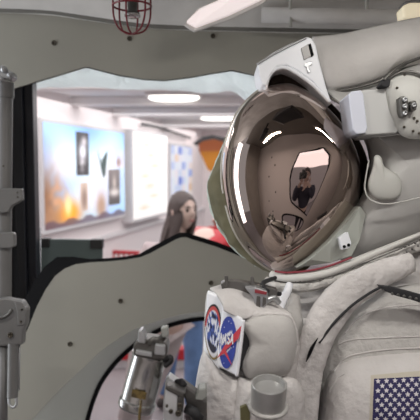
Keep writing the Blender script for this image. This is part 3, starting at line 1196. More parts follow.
# seam piping and dark openings
bm = tube_px([(306, 362, 1.026, .0006), (309, 355, 1.023, .0028), (312.5, 347, 1.022, .003), (318, 338, 1.028, .0006)], 0, 8, 20, squash=(FWD, .5))
mesh_from(bm, 'vent_slit', M['black'], suit)
bm = tube_px([(319, 343, 1.034), (334, 323, 1.040), (352, 305.5, 1.046), (370, 293, 1.052), (380, 287.5, 1.05)], .0026, 8, 24)
mesh_from(bm, 'dark_seam', M['strap'], suit)
bm = slab([(379, 285.5), (392, 287), (408, 291), (440, 300), (440, 309), (410, 299.5), (395, 295.5), (385, 291)], 1.022, .02, .002)
st = mesh_from(bm, 'strap', M['strap'], suit, smooth=False)
st['label'] = 'black strap'
for k in range(6):
    p = P(392 + k * 6, 293.5 + k * 1.3, 1.018)
    bm = bmesh.new()
    add_lathe(bm, p, -FWD, [(0, .0028), (.003, .0024)], 8)
    mesh_from(bm, 'rivet', M['darksteel'], st)

for path in ([(334, 372), (346, 358), (366, 352.5), (395, 349), (430, 348)], [(345, 334), (356, 321), (374, 311), (398, 306), (430, 305)], [(338, 345), (352, 340), (380, 338), (430, 336)],
             [(329, 392), (336, 380), (344, 374)]):
    T_ch = bvh_of(arm, chest)
    bm = bmesh.new()
    pp_ = [hit(T_ch, x, y, 0.0003)[0] for x, y in catmull(path, 40, False)]
    add_tube(bm, pp_, .0016, 6)
    mesh_from(bm, 'seam', M['fabric'], suit)
# helmet ---------------------------------------------------------------
# cloth hood rising behind the lamp bracket to the right
bm = bmesh.new()
rows = []
ctrl = [
    [(312, 37, 1.26), (345, 33, 1.25), (385, 24, 1.24), (420, 17, 1.24), (480, 8, 1.26)],
    [(317, 52, 1.22), (350, 47, 1.20), (388, 40, 1.19), (420, 34, 1.19), (480, 28, 1.22)],
    [(322, 72, 1.21), (352, 66, 1.19), (388, 57, 1.18), (420, 50, 1.18), (480, 46, 1.22)],
    [(328, 92, 1.23), (355, 87, 1.215), (382, 78, 1.21), (402, 66, 1.21), (480, 60, 1.25)],
    [(330, 98, 1.32), (357, 93, 1.31), (386, 84, 1.30), (406, 74, 1.30), (480, 68, 1.32)],
]
cols = [catmull(r, 46, False) for r in ctrl]
fine = []
for i in range(46):
    fine.append(catmull([c[i] for c in cols], 26, False))
for j in range(26):
    row = []
    for i in range(46):
        x, y, d = fine[i][j]
        p = P(x, y, d)
        row.append(p - FWD * wrinkle(p, .004, 12))
    rows.append(row)
add_grid(bm, rows)
hood = mesh_from(bm, 'hood_cloth', M['hood'], suit)
sm = hood.modifiers.new('s', 'SOLIDIFY'); sm.thickness = 0.006; sm.offset = -1
bm = tube_px([(328, 93, 1.222), (342, 90.5, 1.213), (357, 87.5, 1.207), (376, 82, 1.203), (392, 74, 1.205), (404, 65, 1.21), (424, 56, 1.22)], .0032, 8, 36)
mesh_from(bm, 'hood_seam', M['darksteel'], suit)

# far side cloth of the helmet, left
bm = dome([(231, 132), (222, 150), (213, 172), (208, 187), (210, 203), (217, 222), (227, 240), (240, 254), (256, 265), (285, 276), (320, 250), (320, 160), (270, 110)],
          (262, 195), 1.36, 1.24, n=110, rings=24, power=.8, d_back=1.46, amp=0.012, nscale=20, edge_amp=.008)
oc = mesh_from(bm, 'side_cloth', M['olive'], suit)
oc['label'] = 'crumpled cloth on the far side of the helmet, its shadow painted in olive'
bm = tube_px([(229, 137, 1.352), (219, 158, 1.352), (209.5, 184, 1.35), (210, 201, 1.35), (217, 221, 1.35), (227, 239, 1.35), (240, 253, 1.352), (257, 264, 1.355)], .0052, 8, 50)
for v in bm.verts:
    v.co += Vector((1, 0, 1)).normalized() * wrinkle(v.co, .006, 30)
mesh_from(bm, 'cloth_edge', M['mint'], oc)

# main side shell of the helmet, right of the visor
shell = mesh_from(dome([(324, 88), (340, 104), (355, 124), (366, 146), (369, 166), (366, 184), (359, 200), (350, 216), (344, 236), (340, 258), (352, 270), (385, 262), (420, 245), (470, 215), (500, 150), (480, 90), (430, 62), (400, 68), (380, 80), (350, 88)],
                       (410, 165), 1.27, 1.13, n=140, rings=28, power=.75, d_back=1.5, amp=.0012, nscale=9), 'helmet_shell', M['shell'], suit)
T_shell = bvh_of(shell)

# dark sunshade hoop above and right of the visor
bm = dome([(260, 98), (268, 82), (277, 74), (287, 72), (300, 78), (319, 92), (338, 110), (354, 131), (365, 152), (369, 170), (366, 190), (356, 212), (345, 230), (330, 245), (300, 255), (275, 240), (262, 170)],
          (310, 165), 1.278, 1.235, n=120, rings=26, d_back=1.40)
mesh_from(bm, 'sunshade', M['sunshade'], suit)['label'] = 'dark bronze sunshade'

# gold mirrored visor
VC = [(229, 132), (238, 112), (253, 95), (270, 85), (287, 82), (303, 88), (319, 99), (337, 116), (352, 138), (361, 162), (362, 186), (355, 210), (340, 234), (320, 254), (300, 267), (280, 272), (263, 265), (247, 250), (234, 230), (226, 205), (222, 180), (223, 154)]
visor = mesh_from(dome(VC, (337, 152), 1.27, 1.105, n=160, rings=60, power=.66, d_back=1.34), 'visor', M['visor'], suit)
visor['label'] = 'bronze mirrored visor'
rimc = catmull(VC, 120, True)
bm = bmesh.new()
seg = [P(x, y, 1.272) for x, y in rimc]
add_tube(bm, seg, .0036, 10, closed=True)
mesh_from(bm, 'visor_rim', M['rim'], visor)
# lower frame plate of the visor, with the small white bracket
lf = mesh_from(slab([(296, 268, 1.165), (310, 259, 1.15), (330, 241, 1.14), (351, 217, 1.135), (360, 206, 1.14), (366, 214, 1.15), (360, 240, 1.15), (352, 256, 1.15), (330, 263, 1.155)], 0, .05, .002), 'visor_frame', mat('frame_plate', (0.42, 0.44, 0.40), .45), suit, smooth=False)
bm = slab([(339, 238, 1.125), (348, 232, 1.125), (351.5, 243, 1.125), (350, 248, 1.125), (342, 250, 1.125)], 0, .02, .0012)
hb = mesh_from(bm, 'hinge_bracket', M['white'], lf, smooth=False)
for x, y in ((344.2, 246.6), (348.6, 245)):
    bm = bmesh.new()
    add_lathe(bm, P(x, y, 1.1245), -FWD, [(0, .0032), (.002, .003), (.0022, .001)], 14)
    mesh_from(bm, 'rivet', M['black'], lf)

# lamp bracket over the visor: white arch plate with a shaded top and a little window
ap = [(257.5, 63), (272, 53), (288, 44.5), (307, 36.5), (312, 38), (316, 45), (319, 59), (326, 86), (332, 104), (320, 91), (312, 81), (298, 71), (286, 65), (277, 66.5), (270.5, 74), (266.5, 86), (262.5, 84), (259, 76)]
lb = mesh_from(slab(ap, 1.19, .10, .003), 'lamp_bracket', M['white'], suit, smooth=False)
lb['label'] = 'white arched lamp bracket above the visor'
bm = tube_px([(257, 64.5, 1.189), (272, 55, 1.187), (288, 46.5, 1.187), (306, 38, 1.187)], .0022, 8, 24)
mesh_from(bm, 'edge_trim', M['steel'], lb)
bm = slab([(301, 48), (309, 43.5), (313.5, 55), (304, 60)], 1.187, .012, .001)
mesh_from(bm, 'window', mat('grey_window', (.35, .34, .33), .3), lb, smooth=False)
bm = slab([(308.5, 44.5), (310.8, 43.2), (314, 55), (311.5, 56.4)], 1.185, .012, .0006)
mesh_from(bm, 'window_shade', M['black'], lb, smooth=False)
bm = slab([(304.5, 63), (311.5, 61), (312.5, 64.5), (309, 66), (310.5, 72.5), (307.8, 73), (306.4, 67.3), (304.6, 66)], 1.187, .01, .0008)
mesh_from(bm, 'latch', M['steel'], lb, smooth=False)
bm = tube_px([(265, 90, 1.21), (268.5, 77, 1.2), (275, 69.5, 1.195), (285, 67.5, 1.192), (297, 73, 1.19), (312, 84, 1.19), (330, 102, 1.195)], .0042, 10, 44)
mesh_from(bm, 'inner_hoop', M['white'], lb)

# lamp pod on the right
bm = slab([(362, 90), (394, 88), (398, 92), (400, 128), (397, 133), (366, 135), (361, 128), (359, 96)], 1.085, .09, .0025)
pod = mesh_from(bm, 'lamp_pod', M['pod'], suit, smooth=False)
bm = slab([(348.5, 94), (352, 91), (361, 90), (363.5, 94), (367.5, 128), (365.5, 133), (357, 134), (353, 130)], 1.075, .08, .002)
pf = mesh_from(bm, 'lamp_face', M['podface'], pod, smooth=False)
pf['label'] = 'shiny bluish lamp face'

# round connector plate at far right
dp = mesh_from(dome([(385, 84), (392, 76), (404, 71), (420, 72), (440, 82), (450, 105), (440, 132), (420, 139), (404, 137), (396, 128), (388, 108)], (418, 105), 1.09, 1.065, n=70, rings=14, d_back=1.2), 'connector_plate', mat('plate_paint', (0.50, 0.50, 0.47), .5, vary=.05), suit)
bm = tube_px([(386, 83, 1.083), (393, 76, 1.078), (404, 71.5, 1.075), (416, 73, 1.072), (428, 79, 1.072)], .0028, 8, 30)
mesh_from(bm, 'plate_edge', M['darksteel'], dp)
bm = bmesh.new()
slab([(399.5, 97), (403, 95.5), (407.5, 97), (409.5, 104), (409, 114), (406.5, 117), (402.5, 116.5), (400.5, 110)], 1.052, .03, .003, bm)
slab([(410, 101), (415.5, 100), (417.5, 104), (416.5, 110), (411, 110.5)], 1.050, .03, .002, bm)
cn = mesh_from(bm, 'connector', M['darksteel'], dp, smooth=False)
for x, y, d in ((404.8, 99.5, 1.05), (404.8, 106, 1.05), (404.8, 113, 1.05), (413.7, 105, 1.049)):
    bm = bmesh.new()
    add_lathe(bm, P(x, y, d), -FWD, [(0, .0045), (.004, .004), (.004, .002), (.001, .0015)], 12)
    mesh_from(bm, 'pin', M['steel'], cn)
T_dp = bvh_of(dp)
for x, y in ((404.5, 75), (414, 118), (417, 121), (404, 127), (413, 131), (419, 133), (397, 88)):
    bm = bmesh.new()
    add_lathe(bm, hit(T_dp, x, y, 0.0005)[0], -FWD, [(0, .0026), (.0015, .0024), (.002, .001)], 10)
    mesh_from(bm, 'screw', M['screw'], dp)
# dark buckle where hood and plate meet
bm = slab([(380, 85), (383, 80), (386, 76.5), (391, 80), (390, 86), (386, 87.5)], 1.07, .03, .002)
mesh_from(bm, 'buckle', M['strap'], suit, smooth=False)
bm = tube_px([(384, 80, 1.07), (392, 72, 1.075), (402, 65, 1.085), (422, 57, 1.10)], .003, 8, 20)
mesh_from(bm, 'cord', M['darksteel'], suit)

# paddle shaped side latch on the shell
bm = dome([(374, 157), (378, 155), (381.5, 158), (384, 166), (390, 170), (398, 175), (402, 184), (401, 193), (395, 199), (384, 200), (375, 198), (369, 191), (368, 182), (371, 172), (373, 165)], (385, 184), 1.127, 1.113, n=90, rings=16, power=.6, d_back=1.15)
mesh_from(bm, 'side_latch', M['shell_light'], suit)
bm = tube_px([(369, 160, 1.125), (366, 176, 1.122), (365, 190, 1.12), (371, 200, 1.115), (386, 204, 1.11), (410, 200, 1.11), (440, 192, 1.115)], .0015, 10, 40)
mesh_from(bm, 'shell_seam', M['shell_light'], suit)
bm = tube_px([(364, 135, 1.115), (380, 136, 1.105), (400, 134, 1.10), (425, 137, 1.09)], .0025, 8, 20)
mesh_from(bm, 'shell_step', M['shell'], suit)

# neck ring ----------------------------------------------------------
bm = tube_px([(272, 274.5, 1.19, .0085), (280, 277.5, 1.172, .0095), (300, 278, 1.152, .0095), (325, 273.5, 1.142, .0095), (350, 264, 1.14, .009), (380, 251, 1.15, .007), (425, 232, 1.16, .004)], 0, 16, 60, squash=(FWD, 1.2))
neck = mesh_from(bm, 'neck_ring', mat('ring_paint', (0.60, 0.59, 0.56), .45, vary=.08, vscale=20), suit)
bm = tube_px([(275, 271.3, 1.168), (288, 272.6, 1.155), (310, 270.6, 1.142), (330, 265.8, 1.133), (352, 257.4, 1.128)], .0022, 8, 50)
rs = mesh_from(bm, 'red_stripe', M['redline'], neck)
rs['label'] = 'dark red ring stripe'
bm = tube_px([(270, 279, 1.175), (285, 282, 1.158), (310, 281, 1.138), (335, 275, 1.128), (362, 264, 1.13), (392, 252, 1.128), (420, 240, 1.128), (450, 226, 1.13)], .0015, 6, 60)
mesh_from(bm, 'ring_groove', M['darksteel'], neck)
bm = tube_px([(266, 280, 1.19, .008), (280, 286.5, 1.17, .010), (305, 287, 1.15, .010), (330, 281, 1.14, .010), (352, 272, 1.14, .010), (380, 260, 1.145, .010), (420, 246, 1.145, .010)], 0, 14, 110)
for v in bm.verts:
    v.co -= FWD * wrinkle(v.co, .006, 40)
mesh_from(bm, 'neck_cuff', mat('cuff_fabric', (0.60, 0.58, 0.55), .9, bump=.6, bscale=120, vary=.2, vscale=60), neck)
for i in range(10):
    x = 296 + i * 4 + random.uniform(-1, 1)
    y = 282.5 - (x - 296) * .10 + random.uniform(-.5, .5)
    bm = bmesh.new()
    add_lathe(bm, P(x, y, 1.134), -FWD, [(0, .0016), (.002, .0012)], 8)
    mesh_from(bm, 'fastener', M['darksteel'], neck)
for x, y in ((405, 247), (409, 245), (412, 249), (407, 252), (415, 243), (418, 246)):
    bm = bmesh.new()
    add_lathe(bm, P(x, y, 1.125), -FWD, [(0, .0024), (.002, .002)], 8)
    mesh_from(bm, 'fastener', M['darksteel'], neck)
# pale tab hanging from the ring
bm = tube_px([(290, 284, 1.12, .007), (287, 292, 1.11, .008), (283, 300, 1.105, .008), (281, 309, 1.10, .006)], 0, 10, 20, squash=(FWD, .4))
mesh_from(bm, 'neck_tab', M['white'], suit)

# flag patch on the shoulder -----------------------------------------
T_arm = bvh_of(arm, chest)
bm, _ = patch(T_arm, [(371, 375.5), (478, 366), (480, 444), (368.5, 446)], 40, 30, .0012)
fl = mesh_from(bm, 'flag_patch', M['flagborder'], suit)
fl['label'] = 'national flag patch with white stars on navy'
bm, _ = patch(T_arm, [(374, 379.3), (425, 376.8), (425.5, 421), (372.5, 422)], 24, 20, .0022)
mesh_from(bm, 'canton', M['navy'], fl)


def flag_pt(u, v):
    a = (374 + (425 - 374) * u, 379.3 + (376.8 - 379.3) * u)
    b = (372.5 + (425.5 - 372.5) * u, 422 + (421 - 422) * u)
    return (a[0] + (b[0] - a[0]) * v, a[1] + (b[1] - a[1]) * v)


bm = bmesh.new()
for r in range(9):
    cnt = 6 if r % 2 == 0 else 5
    for c in range(cnt):
        u = (c + (.5 if r % 2 == 0 else 1.0)) / 6 * .98
        v = (r + .62) / 9.3
        x, y = flag_pt(u, v)
        ctr, nn = hit(T_arm, x, y, .0034)
        pts = []
        for k in range(10):
            an = PI / 2 + k * PI / 5
            rad = 2.75 if k % 2 == 0 else 1.35
            p, _n = hit(T_arm, x + rad * math.cos(an), y - rad * math.sin(an), .0034)
            pts.append(bm.verts.new(p))
        cv = bm.verts.new(ctr)
        for k in range(10):
            bm.faces.new((cv, pts[k], pts[(k + 1) % 10]))
mesh_from(bm, 'stars', M['star'], fl, smooth=False)
bm = bmesh.new()
for k in range(7):
    y0 = 378 + k * 9.6
    patch(T_arm, [(427 if k < 5 else 373, y0 - (.5 if k < 5 else -1)), (474, y0 - 3), (475, y0 + 2), (427.5 if k < 5 else 373, y0 + 4.5)], 16, 2, .0022, bm=bm)
mesh_from(bm, 'red_stripes', M['flagred'], fl)

# chest control box with the two patches -------------------------------
ctl = mesh_from(dome([(206, 297), (213, 292), (228, 293), (252, 299), (274, 307), (290, 318), (300, 345), (296, 385), (296, 430), (270, 470), (215, 470), (196, 440), (197, 395), (203, 350)],
                     (250, 370), 1.06, .985, n=90, rings=22, power=.7, d_back=1.22, amp=.003, nscale=14), 'control_box', M['fabric'], suit)
ctl['label'] = 'chest control box in white cloth with two round patches'
# cloth flap over the top
bm = bmesh.new()
ctrl = [
    [(210, 289, 1.02), (228, 284, 1.05), (246, 287, 1.07), (268, 295, 1.09)],
    [(216, 294, .985), (234, 290, 1.0), (254, 296, 1.01), (280, 307, 1.03)],
    [(222, 303, .955), (242, 305, .962), (262, 309, .97), (290, 314, .99)],
    [(224, 310, .945), (243, 319, .948), (258, 315, .955), (290, 318, .972)],
]
cols = [catmull(r, 26, False) for r in ctrl]
rows = []
for j in range(18):
    row = []
    for i in range(26):
        x, y, d = catmull([c[i] for c in cols], 18, False)[j]
        p = P(x, y, d)
        row.append(p - FWD * wrinkle(p, .006, 22))
    rows.append(row)
add_grid(bm, rows)
o = mesh_from(bm, 'top_flap', M['fabric'], ctl)
sm = o.modifiers.new('s', 'SOLIDIFY'); sm.thickness = .004; sm.offset = 0

panelA = [(207.5, 291.5, .985), (224.5, 297.5, .972), (219.5, 372, .965), (203.5, 350, .985)]
panelB = [(222.5, 305, .957), (243.5, 319.5, .938), (237, 376.5, .936), (217, 366, .955)]
for nm, pq in (('left_cover', panelA), ('right_cover', panelB)):
    o = mesh_from(slab(pq, 0, .022, .003), nm, M['white'], ctl, smooth=False)
    pq.append(o)


def quad_pt(q, u, v, lift=0.002):
    """u right, v down on a px quad"""
    tl, tr, br, bl = [P(*c) for c in q[:4]]
    p = tl.lerp(tr, u).lerp(bl.lerp(br, u), v)
    n = (tr - tl).cross(bl - tl).normalized()
    if n.dot(FWD) > 0:
        n = -n
    return p + n * lift


def disc_print(q, cu, cv, ru, rv, fn, name, material, parent, lift, rot=0.0, rings=20, n=48):
    me = bpy.data.meshes.new(name)
    vs, fs, cs = [quad_pt(q, cu, cv, lift)], [], [fn(0, 0)]
    for r in range(1, rings + 1):
        for k in range(n):
            an = 2 * PI * k / n
            x, y = r / rings * math.cos(an), r / rings * math.sin(an)
            vs.append(quad_pt(q, cu + x * ru, cv - y * rv, lift))
            cs.append(fn(x, y))
    for k in range(n):
        fs.append((0, 1 + k, 1 + (k + 1) % n))
        for r in range(rings - 1):
            a, b = 1 + r * n, 1 + (r + 1) * n
            fs.append((a + k, b + k, b + (k + 1) % n, a + (k + 1) % n))
    # rolled edge so that the patch has thickness
    base = len(vs)
    for k in range(n):
        an = 2 * PI * k / n
        vs.append(quad_pt(q, cu + ru * math.cos(an), cv - rv * math.sin(an), 0))
        cs.append(fn(math.cos(an), math.sin(an)))
    a = 1 + (rings - 1) * n
    for k in range(n):
        fs.append((a + k, base + k, base + (k + 1) % n, a + (k + 1) % n))
    me.from_pydata(vs, [], fs)
    ca = me.color_attributes.new('print', 'FLOAT_COLOR', 'POINT')
    for i, c in enumerate(cs):
        ca.data[i].color = (*c, 1)
    me.materials.append(material)
    o = bpy.data.objects.new(name, me)
    COL.objects.link(o)
    attach(o, parent)
    return o


def crew_patch(x, y):
    r = math.hypot(x, y)
    if r > .9:
        return (.02, .02, .025) if y > -.55 else (.25, .18, .06)
    if r > .76:
        return (.55, .08, .08) if (math.atan2(y, x) > .4) else (.70, .70, .74)
    c = (.07, .12, .40)
    n = noise.noise(Vector((x * 5.2 + 2, y * 4.4, 1)))
    if n > .05:
        c = (.72, .74, .80)
    if n < -.22:
        c = (.02, .02, .04)
    if y < -.45 and abs(x) < .5:
        c = (.03, .03, .05)
    return c


def meatball(x, y):
    c = (.035, .06, .33)
    # orbit ellipse
    a = math.radians(28)
    ex, ey = x * math.cos(a) + y * math.sin(a), -x * math.sin(a) + y * math.cos(a)
    e = math.hypot(ex / .88, ey / .32)
    if abs(e - 1) < .09 and x < .4:
        c = (.72, .73, .80)
    return c


pa = disc_print(panelA, .50, .55, .50, .40, crew_patch, 'mission_patch', M['print'], panelA[4], .0026)
pa['label'] = 'round crew patch in navy, white and red'
pb = disc_print(panelB, .42, .53, .39, .43, meatball, 'agency_patch', M['print'], panelB[4], .0026)
pb['label'] = 'round blue agency patch with red chevron and white letters'
# red swoosh
bm = bmesh.new()
sw = [(.06, .76), (.30, .58), (.52, .44), (.80, .26), (1.06, .02), (.93, .36), (.62, .55), (.40, .70), (.84, .80), (.44, .78), (.18, .86)]
sw = [(.02, .86), (.34, .58), (.55, .42), (1.04, .06), (.93, .34), (.60, .54), (.40, .66), (.80, .86), (.34, .72)]
tmp = [bm.verts.new(quad_pt(panelB, u, v, .0042)) for u, v in sw]
f = bm.faces.new(tmp)
bmesh.ops.triangulate(bm, faces=[f])
mesh_from(bm, 'red_chevron', M['patchred'], panelB[4], smooth=False)
# letters N A S A
STROKES = {'N': [((0, 0), (0, 1)), ((0, 1), (1, 0)), ((1, 0), (1, 1))],
           'A': [((0, 0), (.5, 1)), ((.5, 1), (1, 0)), ((.22, .36), (.78, .36))],
           'S': [((1, .88), (.55, 1)), ((.55, 1), (.05, .85)), ((.05, .85), (.1, .58)), ((.1, .58), (.9, .42)), ((.9, .42), (.95, .15)), ((.95, .15), (.45, 0)), ((.45, 0), (0, .12))]}
bm = bmesh.new()
for i, ch in enumerate('NASA'):
    u0 = .12 + i * .155
    v0 = .60 - i * .035
    for (x0, y0), (x1, y1) in STROKES[ch]:
        A = Vector((u0 + x0 * .115, v0 - y0 * .17)); B = Vector((u0 + x1 * .115, v0 - y1 * .17))
        t = (B - A)
        nn = Vector((-t.y, t.x)).normalized()
        wu = .021
        vs = [bm.verts.new(quad_pt(panelB, q.x, q.y, .0052)) for q in (A + nn * wu, A - nn * wu, B - nn * wu, B + nn * wu)]
        bm.faces.new(vs)
mesh_from(bm, 'letters', M['patchwhite'], panelB[4], smooth=False)
rnd = random.Random(5)
for k in range(14):
    an = rnd.uniform(0, 2 * PI); r = rnd.uniform(.1, .38)
    u, v = .42 + r * .9 * math.cos(an), .53 + r * math.sin(an)
    s = .014
    bm = bmesh.new()
    vs = [bm.verts.new(quad_pt(panelB, u + dx * s, v + dy * s, .0036)) for dx, dy in ((-1, 0), (0, 1), (1, 0), (0, -1))]
    bm.faces.new(vs)
    mesh_from(bm, 'star', M['patchwhite'], panelB[4], smooth=False)
# bright piping on the cover's right edge, dark recess behind
bm = tube_px([(243.6, 320, .934), (241.5, 340, .933), (239, 360, .932), (236.8, 376, .932)], .0026, 8, 20)
mesh_from(bm, 'piping', M['patchwhite'], ctl)
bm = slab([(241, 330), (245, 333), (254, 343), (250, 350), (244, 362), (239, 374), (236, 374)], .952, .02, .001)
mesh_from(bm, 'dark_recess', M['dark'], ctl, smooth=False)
# grey rounded pad
pad = mesh_from(dome([(243, 326), (248, 319), (260, 315), (276, 314), (289, 317), (295, 326), (297, 342), (294, 360), (288, 374), (275, 380), (258, 380), (247, 378), (242, 366), (246, 352), (249, 342)],
                     (272, 346), .965, .93, n=90, rings=22, power=.6, d_back=1.02, amp=.0008, nscale=12), 'pad', M['padcloth'], ctl)
bm = tube_px([(243, 325, .957), (249, 318.5, .955), (262, 314.5, .953), (278, 314, .953), (290, 317, .955), (296, 330, .957), (297, 345, .957)], .0026, 8, 36)
mesh_from(bm, 'pad_welt', M['fabric'], pad)
# white cloth skirt below the covers
sk = mesh_from(dome([(203, 352), (210, 358), (219, 368), (234, 377), (246, 380), (252, 400), (250, 440), (220, 450), (196, 440), (194, 405), (197, 375)], (222, 405), .975, .945, n=70, rings=16, power=.7, d_back=1.02, amp=.006, nscale=16), 'cloth_skirt', M['fabric'], ctl)
mesh_from(dome([(236, 384), (250, 378), (285, 376), (300, 384), (305, 410), (300, 460), (236, 460)], (268, 425), .965, .925, n=70, rings=16, power=.7, d_back=1.02, amp=.004, nscale=18), 'lower_cloth', M['fabric'], ctl)
# steel knob, an open cup
base = P(268, 405.5, .905)
ax = (UPV + Vector((.02, 0, 0)) - FWD * .30).normalized()
bm = bmesh.new()
R = 17.6 / FPX * .90
add_lathe(bm, base, ax, [(0, R * .97), (.002, R), (.018, R * 1.005), (.0385, R * 1.015), (.0395, R * .99), (.0395, R * .90), (.034, R * .88), (.030, R * .86)], 48)
kb = mesh_from(bm, 'knob', mat('brushed_knob', (0.52, 0.52, 0.51), .36, .6, vary=.15, vscale=30), ctl)
smooth_angle(kb)
kb['label'] = 'grey metal round knob'
bm = bmesh.new()
add_lathe(bm, base - ax * .004, ax, [(0, R * 1.13), (.004, R * 1.15), (.006, R * 1.05)], 40)
mesh_from(bm, 'knob_seat', M['fabric_grey'], kb)
bm = slab([(240, 408), (246, 405), (250, 411), (250, 430), (241, 430)], .925, .01, .001)
mesh_from(bm, 'brass_tag', mat('brass_tag', (.16, .15, .07), .5, .3), ctl, smooth=False)

# dark brackets on top of the control box
bm = slab([(221, 284), (226, 281), (240, 281.5), (258, 284.5), (278, 290), (277, 297), (256, 294.5), (238, 292.5), (222, 291)], 1.00, .035, .001)
br = mesh_from(bm, 'mounting_bracket', M['darksteel'], ctl, smooth=False)
br['label'] = 'dark steel bracket on top of the box'
for q in ([(224.5, 276), (228, 276), (229, 286), (225, 287)], [(250.5, 277), (254, 277), (255, 288), (251.5, 288)]):
    mesh_from(slab(q, .995, .012, .001), 'post', M['darksteel'], br, smooth=False)
bm = slab([(245.5, 288), (256, 287), (267.5, 291.5), (268, 303), (263, 309.5), (256, 309), (253, 298)], .972, .03, .0015)
mesh_from(bm, 'latch_block', M['steel'], br, smooth=False)
bm = slab([(255, 289.4), (267, 292), (266.5, 295), (255, 293)], .969, .01, .0006)
mesh_from(bm, 'red_mark', mat('dull_red', (.26, .03, .04), .5), br, smooth=False)
bm = slab([(257, 296), (260.5, 296.5), (260.5, 308.5), (256, 307.5)], .969, .01, .0006)
mesh_from(bm, 'catch', M['darksteel'], br, smooth=False)
bm = slab([(263, 297), (266.5, 298), (266, 304), (262.5, 307)], .969, .01, .0006)
mesh_from(bm, 'catch', M['darksteel'], br, smooth=False)
bm = tube_px([(267, 300, .985), (274, 298, .99), (279, 303, .995)], .005, 10, 12)
mesh_from(bm, 'pipe', M['steel'], br)
bm = tube_px([(275, 278, 1.09), (263, 283, 1.02), (266, 290, 1.0), (280, 294, 1.03)], .0042, 8, 18)
mesh_from(bm, 'hose', M['strap'], br)

# ------------------------------------------------------------------ tools hanging at the suit's front
can = thing('metal_canister', P(146, 408, .90), 'shiny steel canister with clamp head and gold label, before the round opening', 'canister')
axc = (P(150, 356, .88) - P(136.5, 407, .88)).normalized()
base = P(136.5, 406, .90)
R = 17.2 / FPX * .90
H = (P(150, 354, .90) - base).length
bm = bmesh.new()
add_lathe(bm, base, axc, [(-.004, R * 1.0), (0, R * 1.1), (.009, R * 1.1), (.011, R), (H * .5, R), (H * .93, R), (H * .96, R * 1.06), (H, R * 1.06), (H + .002, R * .9)], 48)
o = mesh_from(bm, 'cylinder', M['chrome'], can); smooth_angle(o)
bm = bmesh.new()
T_can = bvh_of(o)
patch(T_can, [(132.5, 389), (147, 392.5), (145.5, 400), (131, 397)], 14, 6, .0008, bm=bm, fallback=.87)
lb2 = mesh_from(bm, 'label', M['label'], can)
lb2['label'] = 'gold and black label'
hd = mesh_from(slab([(136, 341), (146, 339.5), (166, 343), (168, 349), (166, 360), (150, 360), (133, 356), (133, 346)], .868, .05, .003), 'clamp_head', M['darksteel'], can, smooth=False)
bm = bmesh.new()
slab([(138, 331), (142, 330), (145, 338), (145, 344), (138, 343)], .862, .03, .002, bm)
slab([(136, 350), (152, 353), (152, 357.5), (135, 354.5)], .861, .02, .0015, bm)
slab([(155, 344), (165, 345.5), (165, 356), (154, 355)], .860, .02, .002, bm)
mesh_from(bm, 'clamp_jaw', M['steel'], can, smooth=False)
bm = slab([(160.5, 328), (167.5, 326.5), (168.5, 337), (162, 338)], .865, .018, .002)
mesh_from(bm, 'lever', M['bone'], can, smooth=False)
bm = bmesh.new()
add_tube(bm, [P(164, 336, .875), P(158, 343, .872), P(160, 347, .872)], .006, 10)
add_tube(bm, [P(148, 344, .87), P(154, 339, .87), P(160, 341, .87)], .005, 10)
mesh_from(bm, 'linkage', M['darksteel'], can)
bm = tube_px([(164, 361, .872), (170, 357, .868), (171, 361, .868), (165, 366, .872)], .004, 8, 18)
mesh_from(bm, 'hook', M['strap'], can)
bm = tube_px([(141, 400, .862), (140, 410, .858), (139, 424, .86)], .0022, 8, 14)
mesh_from(bm, 'pin', M['label'], can)

ins = thing('instrument_bracket', P(175, 425, .92), 'pale metal bracket block with screws and dark clamps beside the canister', 'bracket')
bm = slab([(165, 382), (169, 377), (184, 388), (182, 430), (163, 430), (163, 404)], .90, .03, .0015)
mesh_from(bm, 'plate', M['boxpaint'], ins, smooth=False)
bm = slab([(165, 389), (178, 396), (177, 416), (164, 411)], .868, .03, .0025)
blk = mesh_from(bm, 'block', M['boxpaint'], ins, smooth=False)
bm = slab([(166, 386), (171, 386.5), (186, 393), (182.5, 398), (178, 396.5), (165, 389.5)], .866, .03, .002)
mesh_from(bm, 'block_top', M['darksteel'], ins, smooth=False)
bm = slab([(177.5, 397), (184, 394), (183, 412), (176.5, 417)], .867, .03, .002)
mesh_from(bm, 'block_side', M['darksteel'], ins, smooth=False)
for x, y, r in ((167, 405.5, .0022), (171, 411, .0035), (178.5, 413, .005), (180, 405, .004)):
    bm = bmesh.new()
    add_lathe(bm, P(x, y, .862), -FWD, [(0, r), (.004, r * .9), (.0045, r * .5), (.002, r * .4)], 14)
    mesh_from(bm, 'screw', M['screw'], ins)
bm = bmesh.new()
slab([(178, 384), (183, 383.5), (196, 393), (207, 402), (207, 425), (192, 425), (186, 402)], .895, .03, .003, bm)
mesh_from(bm, 'arm', M['darksteel'], ins, smooth=False)
bm = slab([(199, 389), (206.5, 388), (207, 397), (203, 401), (195, 400)], .88, .03, .002)
mesh_from(bm, 'clamp_lever', M['bone'], ins, smooth=False)
bm = bmesh.new()
add_tube(bm, [P(177, 383, .90), P(181, 382, .895), P(184, 386, .89)], .006, 10)
add_tube(bm, [P(186, 408, .885), P(194, 412, .88), P(200, 420, .88)], .008, 12)
mesh_from(bm, 'joint', M['strap'], ins)
